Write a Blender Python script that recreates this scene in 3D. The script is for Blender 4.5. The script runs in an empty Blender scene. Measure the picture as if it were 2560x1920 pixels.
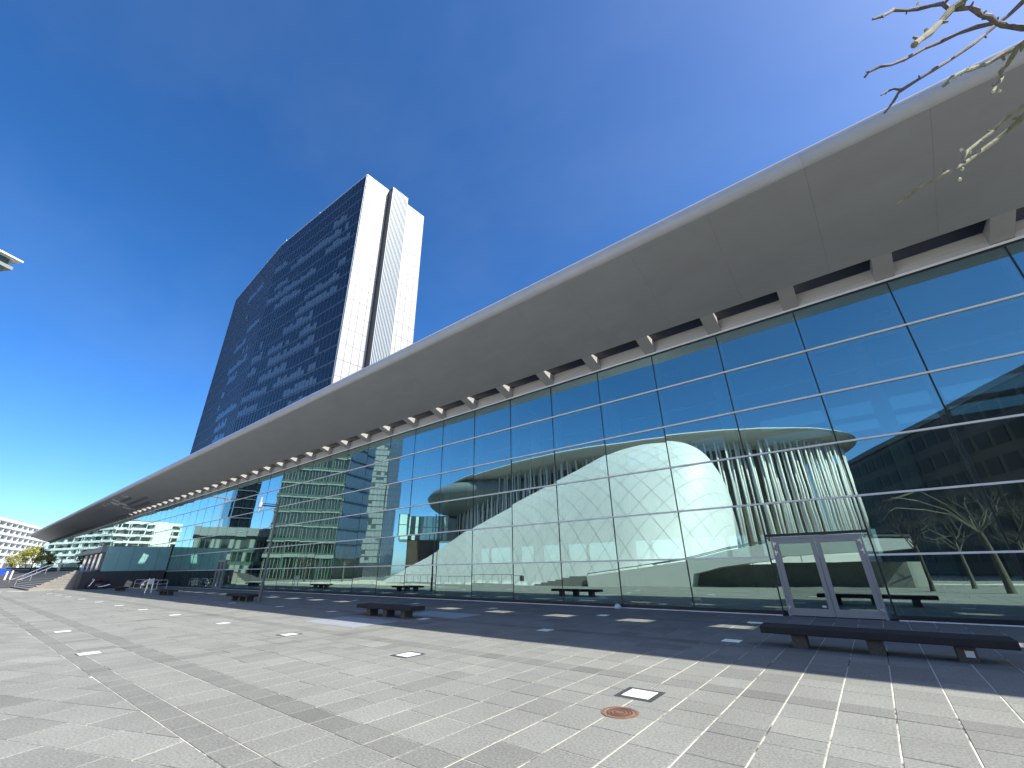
import bpy, math, random
from mathutils import Vector, Matrix
R = random.Random(7)
SC = bpy.context.scene
COL = SC.collection

# ------------------------------------------------------------------ camera, sky, sun, exposure
CAM_H = 1.5926
cam_d = bpy.data.cameras.new("camera")
cam = bpy.data.objects.new("camera", cam_d)
COL.objects.link(cam)
rx, up, fw = (Vector((0.778224, 0.627726, -0.018091)), Vector((0.264267, -0.301220, 0.916204)),
              Vector((-0.569676, 0.717793, 0.400304)))
cam.matrix_world = Matrix(((rx.x, up.x, -fw.x, 0), (rx.y, up.y, -fw.y, 0), (rx.z, up.z, -fw.z, CAM_H), (0, 0, 0, 1)))
cam_d.sensor_width = 36
cam_d.lens = 1035.4 / 2560 * 36
cam_d.clip_start = 0.05
cam_d.clip_end = 6000
SC.camera = cam

SUN = Vector((0.915, 0.255, 1.0)).normalized()       # towards the sun
EL = math.asin(SUN.z)
AZ = math.atan2(SUN.x, SUN.y)                         # clockwise from +Y
world = bpy.data.worlds.new("World")
SC.world = world
world.use_nodes = True
nt = world.node_tree
nt.nodes.clear()
sky = nt.nodes.new("ShaderNodeTexSky")
sky.sky_type = 'NISHITA'
sky.sun_disc = False
sky.sun_elevation = EL
sky.sun_rotation = AZ
sky.altitude = 300
sky.air_density = 0.6
sky.dust_density = 1.3
sky.ozone_density = 3.5
bg = nt.nodes.new("ShaderNodeBackground")
bg.inputs[1].default_value = 0.15
out = nt.nodes.new("ShaderNodeOutputWorld")
hs = nt.nodes.new("ShaderNodeHueSaturation")          # the phone's rich blue
hs.inputs["Saturation"].default_value = 1.27
hs.inputs["Hue"].default_value = 0.502
nt.links.new(sky.outputs[0], hs.inputs["Color"])
tc = nt.nodes.new("ShaderNodeTexCoord")               # hardly visible high veil
mpw = nt.nodes.new("ShaderNodeMapping"); mpw.inputs["Scale"].default_value = (1.1, 2.6, 3.2); mpw.inputs["Rotation"].default_value = (.3, .2, .7)
nzw = nt.nodes.new("ShaderNodeTexNoise"); nzw.inputs["Scale"].default_value = 1.3; nzw.inputs["Detail"].default_value = 6; nzw.inputs["Roughness"].default_value = .55
rgw = nt.nodes.new("ShaderNodeMapRange"); rgw.inputs[1].default_value = .46; rgw.inputs[2].default_value = .80; rgw.inputs[4].default_value = .022
mxw = nt.nodes.new("ShaderNodeMix"); mxw.data_type = 'RGBA'; mxw.inputs[7].default_value = (5.2, 5.6, 6.0, 1)
nt.links.new(tc.outputs["Generated"], mpw.inputs[0]); nt.links.new(mpw.outputs[0], nzw.inputs["Vector"])
nt.links.new(nzw.outputs[0], rgw.inputs[0]); nt.links.new(rgw.outputs[0], mxw.inputs[0])
nt.links.new(hs.outputs[0], mxw.inputs[6]); nt.links.new(mxw.outputs[2], bg.inputs[0])
nt.links.new(bg.outputs[0], out.inputs[0])

sun_d = bpy.data.lights.new("sun", 'SUN')
sun_d.energy = 4.4
sun_d.angle = math.radians(0.53)
sun_d.color = (1.0, 0.955, 0.88)
sun = bpy.data.objects.new("sun", sun_d)
COL.objects.link(sun)
sun.rotation_euler = SUN.to_track_quat('Z', 'Y').to_euler()
sun.location = (60, 20, 90)

SC.view_settings.view_transform = 'Standard'
SC.view_settings.look = 'None'
SC.view_settings.exposure = 1.0
SC.view_settings.gamma = 1
SC.view_settings.use_curve_mapping = False
SC.render.engine = 'CYCLES'
SC.cycles.max_bounces = 9
SC.cycles.transparent_max_bounces = 16
SC.cycles.glossy_bounces = 5
SC.cycles.caustics_reflective = False
SC.cycles.caustics_refractive = False
SC.cycles.use_denoising = True

# ------------------------------------------------------------------ materials
def mat(name, col, rough=0.6, metal=0.0, spec=0.5, noise=0.0, nscale=8.0, bump=0.0, bscale=60.0, col2=None, stretch=None):
    m = bpy.data.materials.new(name)
    m.use_nodes = True
    n, l = m.node_tree.nodes, m.node_tree.links
    b = n["Principled BSDF"]
    b.inputs["Base Color"].default_value = (*col, 1)
    b.inputs["Roughness"].default_value = rough
    b.inputs["Metallic"].default_value = metal
    b.inputs["Specular IOR Level"].default_value = spec
    geo = None
    if noise or bump:
        geo = n.new("ShaderNodeNewGeometry")
    if noise:
        src = geo.outputs["Position"]
        if stretch:
            mp = n.new("ShaderNodeMapping")
            mp.inputs["Scale"].default_value = stretch
            l.new(src, mp.inputs["Vector"])
            src = mp.outputs[0]
        t = n.new("ShaderNodeTexNoise")
        t.inputs["Scale"].default_value = nscale
        t.inputs["Detail"].default_value = 5
        t.inputs["Roughness"].default_value = 0.62
        l.new(src, t.inputs["Vector"])
        r = n.new("ShaderNodeMapRange")
        r.inputs[1].default_value, r.inputs[2].default_value = 0.28, 0.72
        l.new(t.outputs[0], r.inputs[0])
        mx = n.new("ShaderNodeMix")
        mx.data_type = 'RGBA'
        c2 = col2 or tuple(c * (1 + noise) for c in col)
        mx.inputs[6].default_value = (*[c * (1 - noise) for c in col], 1) if not col2 else (*col, 1)
        mx.inputs[7].default_value = (*c2, 1)
        l.new(r.outputs[0], mx.inputs[0])
        l.new(mx.outputs[2], b.inputs["Base Color"])
    if bump:
        t2 = n.new("ShaderNodeTexNoise")
        t2.inputs["Scale"].default_value = bscale
        t2.inputs["Detail"].default_value = 4
        l.new(geo.outputs["Position"], t2.inputs["Vector"])
        bp = n.new("ShaderNodeBump")
        bp.inputs["Strength"].default_value = 1
        bp.inputs["Distance"].default_value = bump
        l.new(t2.outputs[0], bp.inputs["Height"])
        l.new(bp.outputs[0], b.inputs["Normal"])
    return m


def granite_mat(name, base, attr=True):
    """Flamed granite slabs: every slab has its own tone, with fine grain and soft stains."""
    m = bpy.data.materials.new(name)
    m.use_nodes = True
    n, l = m.node_tree.nodes, m.node_tree.links
    b = n["Principled BSDF"]
    b.inputs["Roughness"].default_value = 0.8
    b.inputs["Specular IOR Level"].default_value = 0.35
    geo = n.new("ShaderNodeNewGeometry")
    g1 = n.new("ShaderNodeTexNoise"); g1.inputs["Scale"].default_value = 38; g1.inputs["Detail"].default_value = 6; g1.inputs["Roughness"].default_value = .75
    g2 = n.new("ShaderNodeTexNoise"); g2.inputs["Scale"].default_value = 0.9; g2.inputs["Detail"].default_value = 6; g2.inputs["Roughness"].default_value = .6
    for g in (g1, g2):
        l.new(geo.outputs["Position"], g.inputs["Vector"])
    r1 = n.new("ShaderNodeMapRange"); r1.inputs[1].default_value = .3; r1.inputs[2].default_value = .7; r1.inputs[3].default_value = .52; r1.inputs[4].default_value = 1.46
    r2 = n.new("ShaderNodeMapRange"); r2.inputs[1].default_value = .3; r2.inputs[2].default_value = .7; r2.inputs[3].default_value = .92; r2.inputs[4].default_value = 1.08
    l.new(g1.outputs[0], r1.inputs[0]); l.new(g2.outputs[0], r2.inputs[0])
    mul = n.new("ShaderNodeMath"); mul.operation = 'MULTIPLY'
    l.new(r1.outputs[0], mul.inputs[0]); l.new(r2.outputs[0], mul.inputs[1])
    vo = n.new("ShaderNodeTexVoronoi"); vo.inputs["Scale"].default_value = 2.3
    l.new(geo.outputs["Position"], vo.inputs["Vector"])
    cr = n.new("ShaderNodeMapRange"); cr.inputs[1].default_value = .035; cr.inputs[2].default_value = .06; cr.inputs[3].default_value = 1; cr.inputs[4].default_value = 0
    l.new(vo.outputs["Distance"], cr.inputs[0])
    sx_ = n.new("ShaderNodeSeparateColor"); l.new(vo.outputs["Color"], sx_.inputs[0])
    mr = n.new("ShaderNodeMapRange"); mr.inputs[1].default_value = .0; mr.inputs[2].default_value = 1; mr.inputs[3].default_value = -.42; mr.inputs[4].default_value = .30
    l.new(sx_.outputs[0], mr.inputs[0])
    gum = n.new("ShaderNodeMath"); gum.operation = 'MULTIPLY_ADD'; gum.inputs[2].default_value = 1
    l.new(cr.outputs[0], gum.inputs[0]); l.new(mr.outputs[0], gum.inputs[1])
    st1 = n.new("ShaderNodeTexNoise"); st1.inputs["Scale"].default_value = .33; st1.inputs["Detail"].default_value = 7; st1.inputs["Roughness"].default_value = .65
    l.new(geo.outputs["Position"], st1.inputs["Vector"])
    rs = n.new("ShaderNodeMapRange"); rs.inputs[1].default_value = .35; rs.inputs[2].default_value = .65; rs.inputs[3].default_value = .95; rs.inputs[4].default_value = 1.04
    l.new(st1.outputs[0], rs.inputs[0])
    for f_ in (gum, rs):
        m3 = n.new("ShaderNodeMath"); m3.operation = 'MULTIPLY'
        l.new(mul.outputs[0], m3.inputs[0]); l.new(f_.outputs[0], m3.inputs[1])
        mul = m3
    src = mul.outputs[0]
    if attr:
        a = n.new("ShaderNodeAttribute"); a.attribute_name = "tone"
        mul2 = n.new("ShaderNodeMath"); mul2.operation = 'MULTIPLY'
        l.new(src, mul2.inputs[0]); l.new(a.outputs["Fac"], mul2.inputs[1])
        src = mul2.outputs[0]
    vm = n.new("ShaderNodeVectorMath"); vm.operation = 'SCALE'
    vm.inputs[0].default_value = base
    l.new(src, vm.inputs["Scale"])
    l.new(vm.outputs[0], b.inputs["Base Color"])
    bp = n.new("ShaderNodeBump"); bp.inputs["Distance"].default_value = .004; bp.inputs["Strength"].default_value = .7
    l.new(g1.outputs[0], bp.inputs["Height"]); l.new(bp.outputs[0], b.inputs["Normal"])
    return m


def joint_mat():
    """Joints: pale sand where it is still full, dark where it has washed out."""
    m = bpy.data.materials.new("joint_sand")
    m.use_nodes = True
    n, l = m.node_tree.nodes, m.node_tree.links
    b = n["Principled BSDF"]; b.inputs["Roughness"].default_value = 1; b.inputs["Specular IOR Level"].default_value = .1
    geo = n.new("ShaderNodeNewGeometry")
    t = n.new("ShaderNodeTexNoise"); t.inputs["Scale"].default_value = .8; t.inputs["Detail"].default_value = 5; t.inputs["Roughness"].default_value = .7
    l.new(geo.outputs["Position"], t.inputs["Vector"])
    r = n.new("ShaderNodeValToRGB")
    r.color_ramp.elements[0].position = .40; r.color_ramp.elements[0].color = (.10, .10, .092, 1)
    r.color_ramp.elements[1].position = .48; r.color_ramp.elements[1].color = (.62, .59, .49, 1)
    l.new(t.outputs[0], r.inputs[0]); l.new(r.outputs[0], b.inputs["Base Color"])
    return m


def glass_mat(name, base=.41, top=.57, power=3.0, refl=(.71, .95, .87), tint=(.60, .70, .67), wav=.0012, wscale=.6, rough=.0):
    """Solar control glazing: coated mirror reflection over tinted see-through, slightly wavy."""
    m = bpy.data.materials.new(name)
    m.use_nodes = True
    n, l = m.node_tree.nodes, m.node_tree.links
    n.clear()
    o = n.new("ShaderNodeOutputMaterial")
    lw = n.new("ShaderNodeLayerWeight"); lw.inputs[0].default_value = .5
    p = n.new("ShaderNodeMath"); p.operation = 'POWER'; p.inputs[1].default_value = power
    l.new(lw.outputs["Facing"], p.inputs[0])
    ma = n.new("ShaderNodeMath"); ma.operation = 'MULTIPLY_ADD'; ma.inputs[1].default_value = top; ma.inputs[2].default_value = base
    l.new(p.outputs[0], ma.inputs[0])
    gl = n.new("ShaderNodeBsdfGlossy"); gl.inputs["Color"].default_value = (*refl, 1); gl.inputs["Roughness"].default_value = rough
    tr = n.new("ShaderNodeBsdfTransparent"); tr.inputs["Color"].default_value = (*tint, 1)
    mx = n.new("ShaderNodeMixShader")
    l.new(ma.outputs[0], mx.inputs[0]); l.new(tr.outputs[0], mx.inputs[1]); l.new(gl.outputs[0], mx.inputs[2])
    df = n.new("ShaderNodeBsdfDiffuse"); df.inputs["Color"].default_value = (.45, .46, .44, 1)
    g0 = n.new("ShaderNodeNewGeometry")
    dn = n.new("ShaderNodeTexNoise"); dn.inputs["Scale"].default_value = 1.1; dn.inputs["Detail"].default_value = 6
    mpd = n.new("ShaderNodeMapping"); mpd.inputs["Scale"].default_value = (2.2, 1, .5)
    l.new(g0.outputs["Position"], mpd.inputs[0]); l.new(mpd.outputs[0], dn.inputs["Vector"])
    dr = n.new("ShaderNodeMapRange"); dr.inputs[1].default_value = .35; dr.inputs[2].default_value = .75; dr.inputs[3].default_value = .008; dr.inputs[4].default_value = .042
    l.new(dn.outputs[0], dr.inputs[0])
    m2 = n.new("ShaderNodeMixShader")
    l.new(dr.outputs[0], m2.inputs[0]); l.new(mx.outputs[0], m2.inputs[1]); l.new(df.outputs[0], m2.inputs[2])
    l.new(m2.outputs[0], o.inputs["Surface"])
    if wav:
        geo = n.new("ShaderNodeNewGeometry")
        t = n.new("ShaderNodeTexNoise"); t.inputs["Scale"].default_value = wscale; t.inputs["Detail"].default_value = 1.5
        l.new(geo.outputs["Position"], t.inputs["Vector"])
        bp = n.new("ShaderNodeBump"); bp.inputs["Distance"].default_value = wav; bp.inputs["Strength"].default_value = 1
        l.new(t.outputs[0], bp.inputs["Height"]); l.new(bp.outputs[0], gl.inputs["Normal"])
    return m


M = {}
M['paver'] = granite_mat("granite_paver", (.214, .219, .197))
M['paver_flat'] = granite_mat("granite_far", (.225, .228, .209), attr=False)
M['joint'] = joint_mat()
M['inlay'] = mat("opal_light_cover", (.80, .80, .77), .35, noise=.06, nscale=9)
M['inlay_frame'] = mat("inlay_frame_steel", (.10, .10, .10), .5, metal=.6)
M['rust'] = mat("rusty_cast_iron", (.17, .085, .052), .85, noise=.35, nscale=25, bump=.003, bscale=120)
M['rust_dark'] = mat("rusty_groove", (.07, .04, .03), .9)
M['hatch'] = mat("steel_hatch", (.34, .37, .40), .5, metal=.2, noise=.12, nscale=3)
M['glass'] = glass_mat("facade_glass")
M['rear_glass'] = glass_mat("rear_glass", base=.10, top=.5, wav=0, tint=(.60, .68, .66))
M['rear_glass_clear'] = glass_mat("rear_glass_clear", base=.05, top=.5, wav=0, tint=(.92, .96, .95))
M['mullion'] = mat("black_silicone_joint", (.02, .022, .025), .5)
M['transom'] = mat("aluminium_transom", (.92, .89, .81), .4, noise=.05, nscale=3)
M['post'] = mat("painted_steel_post", (.66, .67, .68), .45)
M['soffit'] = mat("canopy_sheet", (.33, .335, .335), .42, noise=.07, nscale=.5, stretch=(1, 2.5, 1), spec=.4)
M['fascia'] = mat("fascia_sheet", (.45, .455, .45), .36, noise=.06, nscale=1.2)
M['soffit_back'] = mat("canopy_backing", (.10, .10, .10), .8)
M['rib'] = mat("canopy_rib", (.40, .395, .38), .45, noise=.05, nscale=2)
M['grille'] = mat("dark_grille", (.035, .037, .042), .5)
M['backpanel'] = mat("pale_upstand", (.52, .51, .48), .5, noise=.08, nscale=2.5, stretch=(.3, 1, 6))
M['roof'] = mat("roof_membrane", (.48, .48, .46), .7, noise=.08, nscale=.8)
M['in_wall'] = mat("interior_wall", (.055, .058, .06), .7)
M['in_floor'] = mat("interior_floor", (.05, .055, .05), .35)
M['in_ceil'] = mat("interior_ceiling", (.10, .10, .10), .6)
M['in_white'] = mat("interior_white", (.72, .72, .70), .5)
M['door'] = mat("door_frame_grey", (.36, .35, .325), .42, noise=.04, nscale=4)
M['door_pane'] = glass_mat("door_glass", base=.30, top=.55, wav=.0012, wscale=.8, tint=(.42, .52, .48))
M['chrome'] = mat("hinge_metal", (.80, .80, .80), .25, metal=.6)
M['sticker'] = mat("white_sticker", (.85, .85, .83), .5)
M['bench'] = mat("dark_stone_bench", (.040, .037, .036), .75, spec=.25, noise=.22, nscale=30, bump=.002, bscale=70)
M['bench_leg'] = mat("stone_bench_leg", (.10, .09, .075), .75, noise=.25, nscale=20, bump=.003, bscale=60)
M['lamp'] = mat("lamp_post_grey", (.11, .115, .12), .4, metal=.3)
M['lamp_head'] = mat("lamp_diffuser", (.42, .43, .43), .3)
M['tower_stone'] = mat("tower_white_panel", (.36, .355, .345), .5, noise=.05, nscale=.5)
M['tower_joint'] = mat("tower_panel_joint", (.15, .15, .145), .8)
M['tower_glass'] = mat("tower_glass", (.007, .011, .020), .05, spec=.48, bump=.0, noise=.0)
M['tower_blind'] = mat("tower_blind", (.10, .135, .165), .2, spec=.5)
M['tower_fin'] = mat("tower_fin", (.10, .13, .17), .35, metal=.2)
M['tower_spandrel'] = mat("tower_spandrel", (.07, .095, .13), .3)
M['louver_light'] = mat("light_fin_metal", (.40, .45, .46), .4, metal=.0)
M['louver_dark'] = mat("dark_shaft_metal", (.045, .05, .055), .5)
M['steel_white'] = mat("white_steel", (.75, .76, .76), .4)
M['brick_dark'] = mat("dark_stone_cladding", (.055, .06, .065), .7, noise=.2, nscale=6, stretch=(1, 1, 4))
M['frost'] = mat("frosted_green_glass", (.21, .42, .41), .28, noise=.12, nscale=.9)
M['pav_metal'] = mat("pavilion_zinc", (.20, .24, .25), .45, noise=.08, nscale=2)
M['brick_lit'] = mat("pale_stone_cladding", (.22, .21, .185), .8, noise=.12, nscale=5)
M['step'] = mat("granite_step", (.27, .265, .245), .8, noise=.15, nscale=20)
M['rail'] = mat("stainless_rail", (.70, .72, .72), .25, metal=.8)
M['foyer_pane'] = mat("sky_tone_pane", (.50, .72, .70), .15)  # pale cyan stands in for bright sky seen through the foyer glazing
M['white_render'] = mat("white_render", (.80, .80, .76), .6, noise=.03, nscale=.4)
M['balcony'] = mat("balcony_divider", (.60, .66, .66), .4)
M['hotel_win'] = mat("hotel_window", (.05, .065, .075), .08, spec=.6)
M['hotel_curtain'] = mat("hotel_curtain", (.30, .33, .35), .6)
M['hotel_base'] = mat("hotel_ground_glass", (.03, .045, .04), .1, spec=.6)
M['plant_roof'] = mat("dark_plant_room", (.14, .13, .14), .7)
M['shell'] = mat("white_shell_panel", (.80, .81, .80), .45, noise=.03, nscale=.3)
M['shade_block'] = mat("ramp_shade_tone", (.19, .20, .175), .8, noise=.2, nscale=1.5)  # grey tone stands in for the shade beneath the ramp arch
M['seam'] = mat("shell_seam", (.45, .48, .50), .6)
M['phil_col'] = mat("white_column", (.74, .74, .72), .4)
M['phil_roof'] = mat("pale_roof_disc", (.56, .56, .53), .5)
M['phil_drum'] = mat("brown_drum", (.10, .085, .06), .6, noise=.25, nscale=.8)
M['dark_build'] = mat("dark_brown_cladding", (.060, .043, .026), .6, noise=.25, nscale=.5)
M['dark_win'] = mat("dark_brown_window", (.030, .027, .022), .5, spec=.15)
M['off_glass'] = mat("green_office_glass", (.012, .020, .018), .05, spec=.65)
M['off_band'] = mat("pale_green_band", (.22, .26, .24), .4)
M['off_green'] = mat("green_glass_fin", (.055, .105, .09), .3)
M['off_blue'] = mat("blue_side_glass", (.05, .08, .13), .06, spec=.8)
M['t2_panel'] = mat("pale_tower_panel", (.23, .265, .27), .3, noise=.12, nscale=.4)
M['t2_dark'] = mat("tower_window_dark", (.06, .075, .08), .1, spec=.6)
M['bark'] = mat("bark", (.075, .062, .048), .9, noise=.4, nscale=14, bump=.006, bscale=35)
M['bark_pale'] = mat("pale_bark", (.115, .105, .08), .9, noise=.4, nscale=12, bump=.006, bscale=30)
M['twig'] = mat("twig_bark", (.135, .115, .095), .85, noise=.35, nscale=22, bump=.002, bscale=120)
M['twig_green'] = mat("lichen_twig", (.22, .215, .135), .9, noise=.4, nscale=26, bump=.002, bscale=120)
M['bud'] = mat("pale_bud", (.62, .60, .34), .7)
M['leaf'] = mat("spring_leaf", (.32, .33, .05), .7, noise=.35, nscale=1.5)
M['leaf_dark'] = mat("dark_leaf", (.055, .085, .02), .7, noise=.3, nscale=1.5)
M['red'] = mat("red_paint", (.12, .008, .01), .25)
M['black'] = mat("black_rubber", (.015, .015, .016), .6)
M['blue'] = mat("blue_paint", (.02, .06, .38), .25)
M['skin'] = mat("skin", (.45, .28, .20), .5)
M['cloth_tan'] = mat("tan_cloth", (.45, .35, .22), .8)
M['cloth_white'] = mat("white_cloth", (.75, .75, .76), .8)
M['hair'] = mat("dark_hair", (.03, .025, .02), .6)
M['cloth_dark'] = mat("dark_cloth", (.03, .03, .035), .8)
M['orange'] = mat("orange_crane_paint", (.55, .24, .04), .5)
M['asphalt'] = mat("asphalt", (.06, .06, .062), .9, noise=.2, nscale=3)
M['grass'] = mat("verge_grass", (.09, .11, .035), .9, noise=.3, nscale=2)
M['sign_metal'] = mat("sign_letter_metal", (.50, .50, .48), .35, metal=.3)
M['sign_plate'] = mat("sign_plate_grey", (.16, .16, .165), .4, noise=.5, nscale=7)


# ------------------------------------------------------------------ mesh helpers
class MB:
    def __init__(s):
        s.v, s.f, s.t = [], [], []

    def poly(s, pts, tone=1.0):
        i = len(s.v)
        s.v += [tuple(p) for p in pts]
        s.f.append(tuple(range(i, i + len(pts))))
        s.t.append(tone)

    def box(s, x0, x1, y0, y1, z0, z1, rot=0, org=(0, 0), tone=1.0):
        P = [(x, y, z) for z in (z0, z1) for x, y in ((x0, y0), (x1, y0), (x1, y1), (x0, y1))]
        if rot:
            c, sn = math.cos(rot), math.sin(rot)
            P = [(org[0] + x * c - y * sn, org[1] + x * sn + y * c, z) for x, y, z in P]
        elif org != (0, 0):
            P = [(x + org[0], y + org[1], z) for x, y, z in P]
        i = len(s.v)
        s.v += P
        for f in ((3, 2, 1, 0), (4, 5, 6, 7), (0, 1, 5, 4), (1, 2, 6, 5), (2, 3, 7, 6), (3, 0, 4, 7)):
            s.f.append(tuple(i + k for k in f)); s.t.append(tone)

    def slab(s, a, b, z0, z1, off0, off1):
        """box along the plan segment a-b, between perpendicular offsets (left positive)"""
        d = Vector((b[0] - a[0], b[1] - a[1])); L = d.length; d /= L
        n = Vector((-d.y, d.x))
        q = [(a[0] + n.x * off0, a[1] + n.y * off0), (b[0] + n.x * off0, b[1] + n.y * off0),
             (b[0] + n.x * off1, b[1] + n.y * off1), (a[0] + n.x * off1, a[1] + n.y * off1)]
        s.prism(q, z0, z1)

    def prism(s, q, z0, z1, tone=1.0):
        n = len(q)
        area = sum(q[k][0] * q[(k + 1) % n][1] - q[(k + 1) % n][0] * q[k][1] for k in range(n))
        if area < 0:
            q = q[::-1]
        i = len(s.v)
        s.v += [(x, y, z0) for x, y in q] + [(x, y, z1) for x, y in q]
        s.f.append(tuple(i + k for k in reversed(range(n)))); s.t.append(tone)
        s.f.append(tuple(i + n + k for k in range(n))); s.t.append(tone)
        for k in range(n):
            k2 = (k + 1) % n
            s.f.append((i + k, i + k2, i + n + k2, i + n + k)); s.t.append(tone)

    def xprism(s, prof, x0, x1):
        """profile in (y, z) extruded along x"""
        n = len(prof)
        area = sum(prof[k][0] * prof[(k + 1) % n][1] - prof[(k + 1) % n][0] * prof[k][1] for k in range(n))
        if area < 0:
            prof = prof[::-1]
        i = len(s.v)
        s.v += [(x0, y, z) for y, z in prof] + [(x1, y, z) for y, z in prof]
        s.f.append(tuple(i + k for k in reversed(range(n)))); s.t.append(1)
        s.f.append(tuple(i + n + k for k in range(n))); s.t.append(1)
        for k in range(n):
            k2 = (k + 1) % n
            s.f.append((i + k, i + k2, i + n + k2, i + n + k)); s.t.append(1)

    def yprism(s, prof, y0, y1):
        """profile in (x, z) extruded along y"""
        n = len(prof)
        area = sum(prof[k][0] * prof[(k + 1) % n][1] - prof[(k + 1) % n][0] * prof[k][1] for k in range(n))
        if area > 0:
            prof = prof[::-1]
        i = len(s.v)
        s.v += [(x, y0, z) for x, z in prof] + [(x, y1, z) for x, z in prof]
        s.f.append(tuple(i + k for k in reversed(range(n)))); s.t.append(1)
        s.f.append(tuple(i + n + k for k in range(n))); s.t.append(1)
        for k in range(n):
            k2 = (k + 1) % n
            s.f.append((i + k, i + k2, i + n + k2, i + n + k)); s.t.append(1)

    def tube(s, path, rad, n=8, cap=True):
        path = [Vector(p) for p in path]
        if not hasattr(rad, '__len__'):
            rad = [rad] * len(path)
        i = len(s.v)
        u = None
        for k, p in enumerate(path):
            d = (path[min(k + 1, len(path) - 1)] - path[max(k - 1, 0)]).normalized()
            if u is None:
                a = Vector((0, 0, 1)) if abs(d.z) < .9 else Vector((1, 0, 0))
                u = d.cross(a).normalized()
            else:
                u = (u - d * u.dot(d)).normalized()
            w = d.cross(u)
            for j in range(n):
                t = 2 * math.pi * j / n
                q = p + (u * math.cos(t) + w * math.sin(t)) * rad[k]
                s.v.append(tuple(q))
        for k in range(len(path) - 1):
            for j in range(n):
                j2 = (j + 1) % n
                s.f.append((i + k * n + j, i + k * n + j2, i + (k + 1) * n + j2, i + (k + 1) * n + j)); s.t.append(1)
        if cap:
            s.f.append(tuple(i + j for j in reversed(range(n)))); s.t.append(1)
            e = i + (len(path) - 1) * n
            s.f.append(tuple(e + j for j in range(n))); s.t.append(1)

    def lathe(s, prof, n=20, c=(0, 0, 0)):
        i = len(s.v)
        for r, z in prof:
            for j in range(n):
                t = 2 * math.pi * j / n
                s.v.append((c[0] + r * math.cos(t), c[1] + r * math.sin(t), c[2] + z))
        for k in range(len(prof) - 1):
            for j in range(n):
                j2 = (j + 1) % n
                s.f.append((i + k * n + j, i + k * n + j2, i + (k + 1) * n + j2, i + (k + 1) * n + j)); s.t.append(1)

    def mesh(s, name, m, smooth=False, tone=False):
        me = bpy.data.meshes.new(name)
        me.from_pydata(s.v, [], s.f)
        me.materials.append(m)
        if tone:
            a = me.attributes.new("tone", 'FLOAT', 'FACE')
            a.data.foreach_set("value", s.t)
        if smooth:
            me.polygons.foreach_set("use_smooth", [True] * len(me.polygons))
        me.update()
        return me

    def build(s, name, m, parent=None, smooth=False, tone=False, kind=None, label=None):
        return put(name, s.mesh(name, m, smooth, tone), parent, kind, label)


def put(name, me, parent=None, kind=None, label=None, loc=None, rot=None):
    o = bpy.data.objects.new(name, me)
    COL.objects.link(o)
    if parent:
        o.parent = parent
        base = parent.location.copy()
        if parent.parent:
            base = Vector((0, 0, 0)) if False else parent['_w'] if '_w' in parent else base
        if loc is None:
            o.location = -WORLD.get(parent.name, Vector((0, 0, 0)))
        else:
            o.location = Vector(loc) - WORLD.get(parent.name, Vector((0, 0, 0)))
    elif loc is not None:
        o.location = loc
    WORLD[o.name] = (WORLD.get(parent.name, Vector((0, 0, 0))) if parent else Vector((0, 0, 0))) + o.location
    if rot:
        o.rotation_euler = rot
    if kind:
        o['kind'] = kind
    if label:
        o['label'] = label
    return o


WORLD = {}


def thing(name, label, cat, loc=(0, 0, 0), group=None, kind=None):
    o = bpy.data.objects.new(name, None)
    COL.objects.link(o)
    o.location = loc
    o.empty_display_size = .3
    WORLD[o.name] = Vector(loc)
    o['label'] = label
    o['category'] = cat
    if group:
        o['group'] = group
    if kind:
        o['kind'] = kind
    return o


def copy_thing(src, loc, label, rotz=None):
    c = src.copy(); COL.objects.link(c); c.location = loc; c['label'] = label
    if rotz is not None:
        c.rotation_euler = (0, 0, rotz)
    for ch in src.children:
        k = ch.copy(); COL.objects.link(k); k.parent = c
        for g in ch.children:
            q = g.copy(); COL.objects.link(q); q.parent = k
    return c


# ------------------------------------------------------------------ ground
D = 16.7586            # facade plane y
X0 = 5.4503            # column line 0
W = 2.7                # column width
ROW = [10.018, 8.36, 6.69, 5.02, 3.345, 1.672, 0.0]
g = MB()
g.poly([(-1500, -1500, -.06), (1500, -1500, -.06), (1500, 1500, -.06), (-1500, 1500, -.06)])
g.build('ground', M['paver_flat'], kind='structure')


def clip(poly, a, b, c):
    """keep a*x + b*y <= c"""
    out_ = []
    for k in range(len(poly)):
        p, q = poly[k], poly[(k + 1) % len(poly)]
        fp, fq = a * p[0] + b * p[1] - c, a * q[0] + b * q[1] - c
        if fp <= 0:
            out_.append(p)
        if (fp < 0 < fq) or (fq < 0 < fp):
            t = fp / (fp - fq)
            out_.append((p[0] + (q[0] - p[0]) * t, p[1] + (q[1] - p[1]) * t))
    return out_


jm = MB()
jm.poly([(-72, -16, -.006), (16, -16, -.006), (16, D - .05, -.006), (-72, D - .05, -.006)])
paving = jm.build('plaza_paving', M['joint'], kind='structure')


def paver_mesh(mb, q, tone):
    """a slab: flat top with a small chamfer and sides"""
    n = len(q)
    cx, cy = sum(p[0] for p in q) / n, sum(p[1] for p in q) / n
    ins = []
    for x, y in q:
        dx, dy = cx - x, cy - y
        L = math.hypot(dx, dy) or 1
        ins.append((x + dx / L * .006, y + dy / L * .006))
    dz = R.uniform(-.0015, .0015)
    i = len(mb.v)
    mb.v += [(x, y, -.012) for x, y in q] + [(x, y, -.004 + dz) for x, y in q] + [(x, y, dz) for x, y in ins]
    mb.f.append(tuple(i + 2 * n + k for k in range(n))); mb.t.append(tone)
    for k in range(n):
        k2 = (k + 1) % n
        mb.f.append((i + k, i + k2, i + n + k2, i + n + k)); mb.t.append(tone * .8)
        mb.f.append((i + n + k, i + n + k2, i + 2 * n + k2, i + 2 * n + k)); mb.t.append(tone)


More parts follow.
